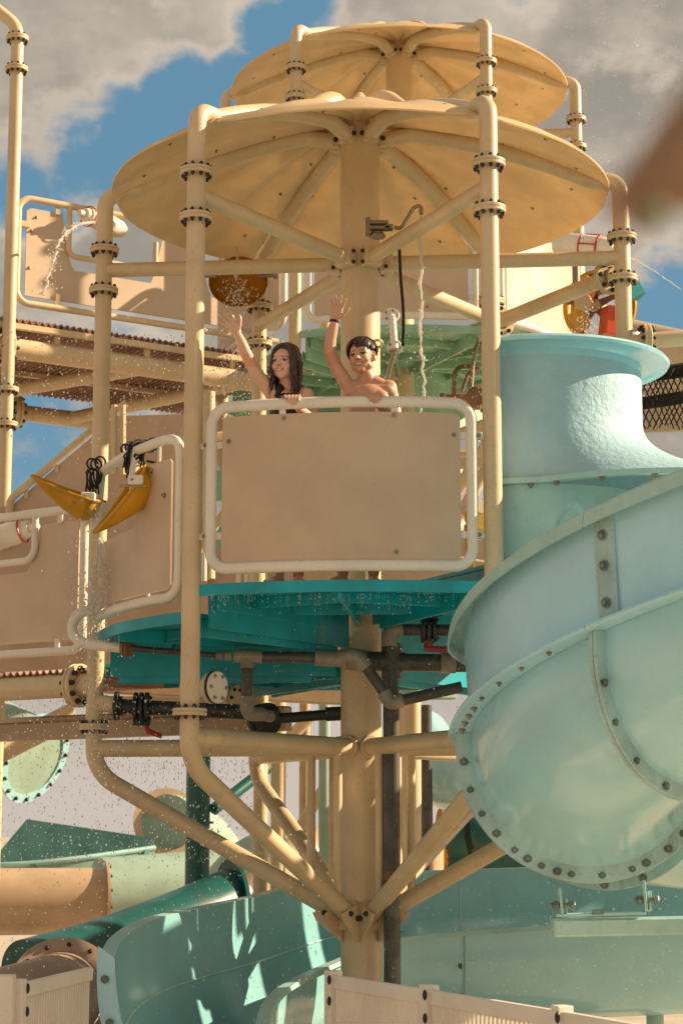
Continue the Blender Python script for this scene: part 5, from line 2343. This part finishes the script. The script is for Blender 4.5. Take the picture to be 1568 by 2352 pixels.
def hair_cap(g, B, c, top, front, shell=.006, back=-.05):
    """scalp shell: dense overlapping locks over the skull"""
    rr = random.Random(5)
    for k in range(260):
        az = rr.uniform(-180, 180)
        pts = []
        e0 = rr.uniform(70, 88)
        lim = front if abs(az) < 75 else back
        for j in range(6):
            f = j / 5
            el = e0 * (1 - f) + lim * f + rr.uniform(-3, 3)
            a = R_(az + rr.uniform(-4, 4))
            e = R_(el)
            d = V((math.sin(a) * math.cos(e), math.cos(a) * math.cos(e), math.sin(e)))
            pts.append(c + B @ V((d.x * (.0725 + shell), -.010 + d.y * (.084 + shell), .026 + d.z * (.077 + shell))))
        strands(g, [pts], .011, .005)


r5 = random.Random(11)
hg = G()
cap = G()
cap.sphere(gh + gB @ V((0, -.022, .034)), (.074, .084, .074), 22, 16, gB.to_4x4())
hg.add(cap.v, cap.f)


def lock(g, B, c, az, drop, r0, r1, el0=80, flare=.0, wig=.006, rr=r5):
    """a wet lock from the crown down past the side of the head"""
    pts = []
    for e in (el0, el0 * .6, el0 * .25, -8):
        a, er = R_(az), R_(e)
        pts.append(c + B @ V((math.sin(a) * math.cos(er) * .078, -.010 + math.cos(a) * math.cos(er) * .090, .028 + math.sin(er) * .082)))
    base = pts[-1]
    out = (B @ V((math.sin(R_(az)), math.cos(R_(az)), 0)))
    out.z = 0
    n = 5
    for j in range(1, n + 1):
        f = j / n
        pts.append(base + V((0, 0, -drop * f)) + out * (flare * f - .012 * f) + V((rr.uniform(-wig, wig), rr.uniform(-wig, wig), 0)))
    strands(g, [pts], r0, r1, 6)


# girl's hair: parted, framing the face, hanging over both shoulders
for az in range(-180, 181, 9):
    if -38 < az < 38:
        continue
    for k in range(3):
        a = az + r5.uniform(-5, 5)
        if abs(a) < 54:
            continue
        if 60 < abs(a) < 100 and k == 2:
            continue
        drop = r5.uniform(.14, .20) if abs(a) < 120 else r5.uniform(.15, .24)
        lock(hg, gB, gh, a, drop, r5.uniform(.009, .013), .003, 82, r5.uniform(-.005, .02))
for a, dr in ((-52, .13), (-57, .17), (56, .15), (60, .18), (-48, .08), (64, .2), (68, .12), (46, .10), (-62, .19), (72, .2)):
    lock(hg, gB, gh, a, dr, .008, .0025, 84, .004, .008)
child_obj('hair', remesh(hg, .0035, 'hair', 1), 'hair_brown', girl)
fs_ = G()
for k in range(170):
    a = r5.choice((-1, 1)) * r5.uniform(50, 178)
    lock(fs_, gB, gh + V((r5.uniform(-.006, .006), r5.uniform(-.006, .004), r5.uniform(.0, .008))), a, r5.uniform(.10, .24), .0045, .0012, r5.uniform(70, 86), r5.uniform(0, .022), .009)
part('hair_strands', fs_, 'hair_brown', girl)

# --- boy
bh = P(831, 820, YK - .01)
bt = dict(feet_c=V((P(822, 1330, YK).x, YK, ZP)), head=bh, face=V((-.34, -.93, -.05)), head_up=V((-.10, 0, 1)),
          sh_r=P(803, 892, YK + .02), sh_l=P(894, 890, YK + .02), neck=P(846, 874, YK + .03), pelvis=V((P(842, 1100, YK).x, YK + .02, ZP + .68)),
          elbow_r=P(759, 812, YK - .02), wrist_r=P(768, 738, YK - .05), hand_up=V((.17, -.10, .98)), palm=V((.05, -.99, -.1)), thumb=V((.98, .02, -.15)),
          spread=(-16, -4, 6, 18), elbow_l=P(908, 958, YK + .0), wrist_l=P(872, 925, YK - .14), rail=rail_pt(866), ts=-1,
          foot_r=V((P(786, 1330, YK).x, YK - .02, ZP)), foot_l=V((P(857, 1330, YK).x, YK - .02, ZP)), toe=((-.45, -.88, 0), (.1, -1, 0)),
          skin=(.60, .33, .215), lips=(.36, .13, .10))
bt['wrist_l'] = bt['rail'] + V((.022, .052, -.010))
bchest = (bt['sh_r'] + bt['sh_l']) / 2 + V((0, -.005, -.10))
bw_ = (bt['sh_l'] - bt['sh_r']).length


def nip(co, c):
    for s in (-1, 1):
        if (V((co.x, 0, co.z)) - V((bchest.x + s * bw_ * .24, 0, bchest.z + .010))).length < .0085 and co.y < bchest.y - .03:
            return V((.25, .10, .06))
    return c


bt['extra'] = nip
boy, bB, btorso, bw, bchest, bwaist, bpelvis, bmid = make_child('person', 'bare chested boy with short dark hair, waving one arm behind the rail', bt)
boy['group'] = 'waving children'
sg_ = G()
sg_.sphere(bpelvis + V((0, 0, .0)), (bw * TW + .008, .088, .085), 24, 16)
for s, ft in ((-1, bt['foot_r']), (1, bt['foot_l'])):
    hip = bpelvis + V((s * .072, 0, -.05))
    capsule(sg_, hip, hip.lerp(ft, .34), .088, .085, 18)
child_obj('swim_shorts', remesh(sg_, .006, 'swim_shorts', 3), 'suit_grey', boy)
g = G()
g.ring(bt['wrist_r'] + V((0, 0, .002)), bt['hand_up'], .020, .0265, .012, 20)
part('bracelet', g, 'cord', boy)
hb = G()
hb.sphere(bh + bB @ V((0, -.026, .040)), (.0735, .082, .068), 22, 16, bB.to_4x4())
r6 = random.Random(21)
for k in range(230):
    az = r6.uniform(-180, 180)
    if -52 < az < -10:
        lim = r6.uniform(34, 44)
    elif abs(az) < 70:
        lim = r6.uniform(12, 26)
    elif abs(az) < 105:
        lim = r6.uniform(-2, 10)
    else:
        lim = r6.uniform(-40, -18)
    e0 = r6.uniform(62, 88)
    pts = []
    for j in range(5):
        f = j / 4
        e = R_(e0 * (1 - f) + lim * f)
        a = R_(az + 14 * (1 - f) + r6.uniform(-5, 5))
        kx = 1 + .03 * math.sin(f * PI)
        pts.append(bh + bB @ V((math.sin(a) * math.cos(e) * .079 * kx, -.012 + math.cos(a) * math.cos(e) * .091 * kx, .030 + math.sin(e) * .079 * kx)))
    strands(hb, [pts], .010, .004)
for az, lim in ((-58, 4), (-4, 14), (4, 3), (14, 8), (26, 12), (38, 9), (50, 4), (62, -6), (0, 24), (-66, -4)):
    pts = []
    for j in range(5):
        f = j / 4
        e = R_(75 * (1 - f) + lim * f)
        a = R_(az + 20 * (1 - f))
        pts.append(bh + bB @ V((math.sin(a) * math.cos(e) * .080, -.008 + math.cos(a) * math.cos(e) * .092, .030 + math.sin(e) * .080)))
    strands(hb, [pts], .011, .003)
child_obj('hair', remesh(hb, .0035, 'hair', 1), 'hair', boy)
fs_ = G()
for k in range(150):
    az = r6.uniform(-180, 180)
    lim = r6.uniform(30, 46) if -52 < az < -10 else (r6.uniform(2, 26) if abs(az) < 75 else r6.uniform(-35, 8))
    e0 = r6.uniform(60, 88)
    pts = []
    for j in range(5):
        f = j / 4
        e = R_(e0 * (1 - f) + lim * f)
        a = R_(az + 18 * (1 - f) + r6.uniform(-5, 5))
        kx = 1.03 + .05 * math.sin(f * PI) + r6.uniform(0, .03)
        pts.append(bh + bB @ V((math.sin(a) * math.cos(e) * .080 * kx, -.012 + math.cos(a) * math.cos(e) * .092 * kx, .030 + math.sin(e) * .080 * kx)))
    strands(fs_, [pts], .0045, .0012)
part('hair_strands', fs_, 'hair', boy)
# ------------------------------------------------------------------ water: drops, jets and streams
rw = random.Random(99)


def drop(g, c, r, stretch=1.0, d=None):
    """a small rounded drop"""
    M = None
    if d is not None:
        M = V(d).normalized().to_track_quat('Z', 'Y').to_matrix().to_4x4()
    g.sphere(c, (r, r, r * stretch), 6, 4, M)


def spray(name, label, n, fn, rmin, rmax, mat='water', group='water spray'):
    g = G()
    for k in range(n):
        c = fn()
        r = rmin + (rmax - rmin) * rw.random() ** 2.5
        drop(g, c, r, rw.uniform(.9, 1.7), (rw.uniform(-.3, .3), rw.uniform(-.3, .3), 1))
    o = single(name, g, mat, label, 'water spray', group, 'stuff')
    return o


def rect(u0, v0, u1, v1, Y0, Y1):
    return lambda: P(rw.uniform(u0, u1), rw.uniform(v0, v1), rw.uniform(Y0, Y1))


def gauss(u, v, su, sv, Y0, Y1):
    return lambda: P(rw.gauss(u, su), rw.gauss(v, sv), rw.uniform(Y0, Y1))


spray('water_drops', 'drops falling against the pale sky at lower left', 2600, rect(-10, 1600, 600, 1980, -1.6, 1.5), .0018, .0054)
spray('water_drops', 'thick fall of drops along the left post under the buckets', 700, gauss(222, 1560, 34, 150, -.6, -.1), .002, .007)
spray('water_drops', 'splash where the bucket water hits the white loop pipe', 420, gauss(205, 1405, 26, 40, -.45, -.2), .002, .008, 'foam')
spray('water_drops', 'drops dancing in front of the left walkway', 700, rect(0, 760, 470, 1010, 1.2, 2.8), .0025, .0075)
spray('water_drops', 'drops left of the girl in front of the green platform', 620, gauss(560, 860, 60, 70, .2, 2.0), .002, .007)
spray('water_drops', 'drops right of the boy in front of the green platform', 420, rect(880, 740, 1110, 940, .0, 2.0), .002, .006)
spray('water_drops', 'fine mist of drops in the sky at upper right', 420, rect(1300, 10, 1568, 470, -.6, .6), .0012, .0036)
spray('water_drops', 'drops over the lower right slides', 620, rect(880, 2000, 1568, 2310, -1.7, .2), .0014, .0042)
spray('water_drops', 'drops over the lower left slides', 900, rect(0, 1960, 740, 2352, -2.0, .5), .0015, .0048)
spray('water_drops', 'drops in front of the stair screen at left', 420, rect(20, 960, 430, 1500, -.4, 1.5), .0015, .005)
spray('water_drops', 'drips falling from the teal platform rim', 420, rect(470, 1350, 1060, 1640, -1.4, -.4), .0015, .0045)

spray('water_drops', 'bright white spray around the yellow buckets and left rail', 380, gauss(215, 1290, 45, 110, -.7, -.2), .0018, .0055, 'foam')
spray('water_drops', 'bright backlit drops before the left walkway underside', 360, rect(0, 740, 460, 960, 1.0, 2.2), .0018, .005, 'foam')
spray('water_drops', 'bright specks of spray drifting over the lower left slides', 300, rect(0, 1900, 720, 2340, -1.5, .3), .0014, .004, 'foam')
spray('water_drops', 'bright specks of spray high in the right sky', 420, rect(1290, 0, 1568, 480, -.8, .8), .0010, .0030, 'foam')
spray('water_drops', 'bright drops behind the girl over the green platform edge', 260, gauss(590, 860, 55, 60, .4, 1.8), .0018, .005, 'foam')

# strings of drips under the rims
g = G()
for k in range(70):
    u = rw.uniform(480, 1040)
    v = 1362 + rw.uniform(0, 10)
    c = P(u, v, -1.52)
    for j in range(rw.randint(2, 6)):
        drop(g, c - V((0, 0, j * rw.uniform(.010, .022))), rw.uniform(.0018, .0034), 2.2)
for k in range(60):
    u = rw.uniform(250, 420)
    c = P(u, 1455 - (u - 240) * .12 + rw.uniform(0, 20), -.55)
    for j in range(rw.randint(2, 7)):
        drop(g, c - V((0, 0, j * rw.uniform(.010, .022))), rw.uniform(.0018, .0036), 2.2)
for k in range(70):
    u = rw.uniform(240, 780)
    c = P(u, 1745 + rw.uniform(0, 12), -.3 if u > 430 else .1)
    for j in range(rw.randint(2, 8)):
        drop(g, c - V((0, 0, j * rw.uniform(.010, .02))), rw.uniform(.0015, .003), 2.0)
single('drip_strings', g, 'water', 'short strings of drips under the platform rim and pipes', 'drips', None, 'stuff')


def stream(name, label, pts, r, wob, n_drops, spread, mat='foam'):
    """ragged falling or arcing stream: a broken wavy core plus loose drops"""
    sp = spline(pts, 14)
    g = G()
    w = V((0, 0, 0))
    core, rad = [], []
    L = len(sp)
    for i, p in enumerate(sp):
        f = i / L
        w = w * .72 + V((rw.gauss(0, wob), rw.gauss(0, wob * .5), 0)) * (.3 + f)
        core.append(p + w)
        rad.append(r * (.55 + .8 * rw.random()) * (1 - .25 * f))
    a = 0
    while a < L - 2:
        b = min(L, a + rw.randint(10, 26))
        seg = core[a:b]
        if len(seg) > 2:
            rr = rad[a:b]
            rr[0] *= .4
            rr[-1] *= .3
            g.tube(seg, rr, 7)
        a = b + (1 if a / L > .55 else -1) * rw.randint(0, 2)
    for k in range(n_drops):
        i = rw.randrange(L)
        f = i / L
        drop(g, core[i] + V((rw.gauss(0, spread), rw.gauss(0, spread * .5), rw.gauss(0, spread))) * (.25 + f), r * rw.uniform(.2, .6), rw.uniform(.9, 1.5))
    return single(name, g, mat, label, 'water stream', None, 'stuff')


stream('water_stream', 'thin white water stream twisting down from the bent spout', [P(967, 494, -.5), P(966, 600, -.5), P(966, 720, -.5), P(968, 830, -.5), P(972, 950, -.5)], .0105, .006, 60, .02)
stream('water_jet', 'jet of water arching from the white cannon at upper left', [P(216, 509, 3.2), P(185, 515, 3.0), P(155, 535, 2.8), P(128, 575, 2.6), P(112, 625, 2.4), P(104, 680, 2.3)], .011, .008, 220, .035)
stream('water_stream', 'thin stream filling the round amber bucket', [P(543, 530, 1.2), P(543, 560, 1.2), P(544, 600, 1.15), P(545, 640, 1.1)], .010, .004, 16, .01)
spray('water_splash', 'splash of water spilling from the round amber bucket', 360, gauss(548, 680, 20, 28, .8, 1.0), .002, .0065, 'foam')
for k in range(5):
    stream('water_stream', ('strand of water pouring from the tilted yellow bucket, nearest its spout tip', 'strand of water pouring from the tilted yellow bucket, left of the tip',
                            'strand of water falling along the left post below the buckets', 'thin strand of water beside the streaked panel', 'short strand of water under the bucket spout')[k],
           [P(228 + k * 4 - 6, 1235, -.62 + k * .05), P(226 + k * 7 - 10, 1300, -.60 + k * .05), P(222 + k * 8 - 14, 1360, -.55), P(214 + k * 9 - 16, 1410, -.50)], .008 - k * .0008, .008, 70, .02)
spray('water_splash', 'spray caught in the yellow water wheel', 140, gauss(1345, 745, 14, 22, 2.2, 2.4), .002, .007, 'foam')
stream('water_jet', 'fine jet of drops crossing the sky at the right edge', [P(1440, 588, 1.0), P(1480, 608, .9), P(1530, 640, .8), P(1580, 680, .7)], .0035, .003, 40, .006)
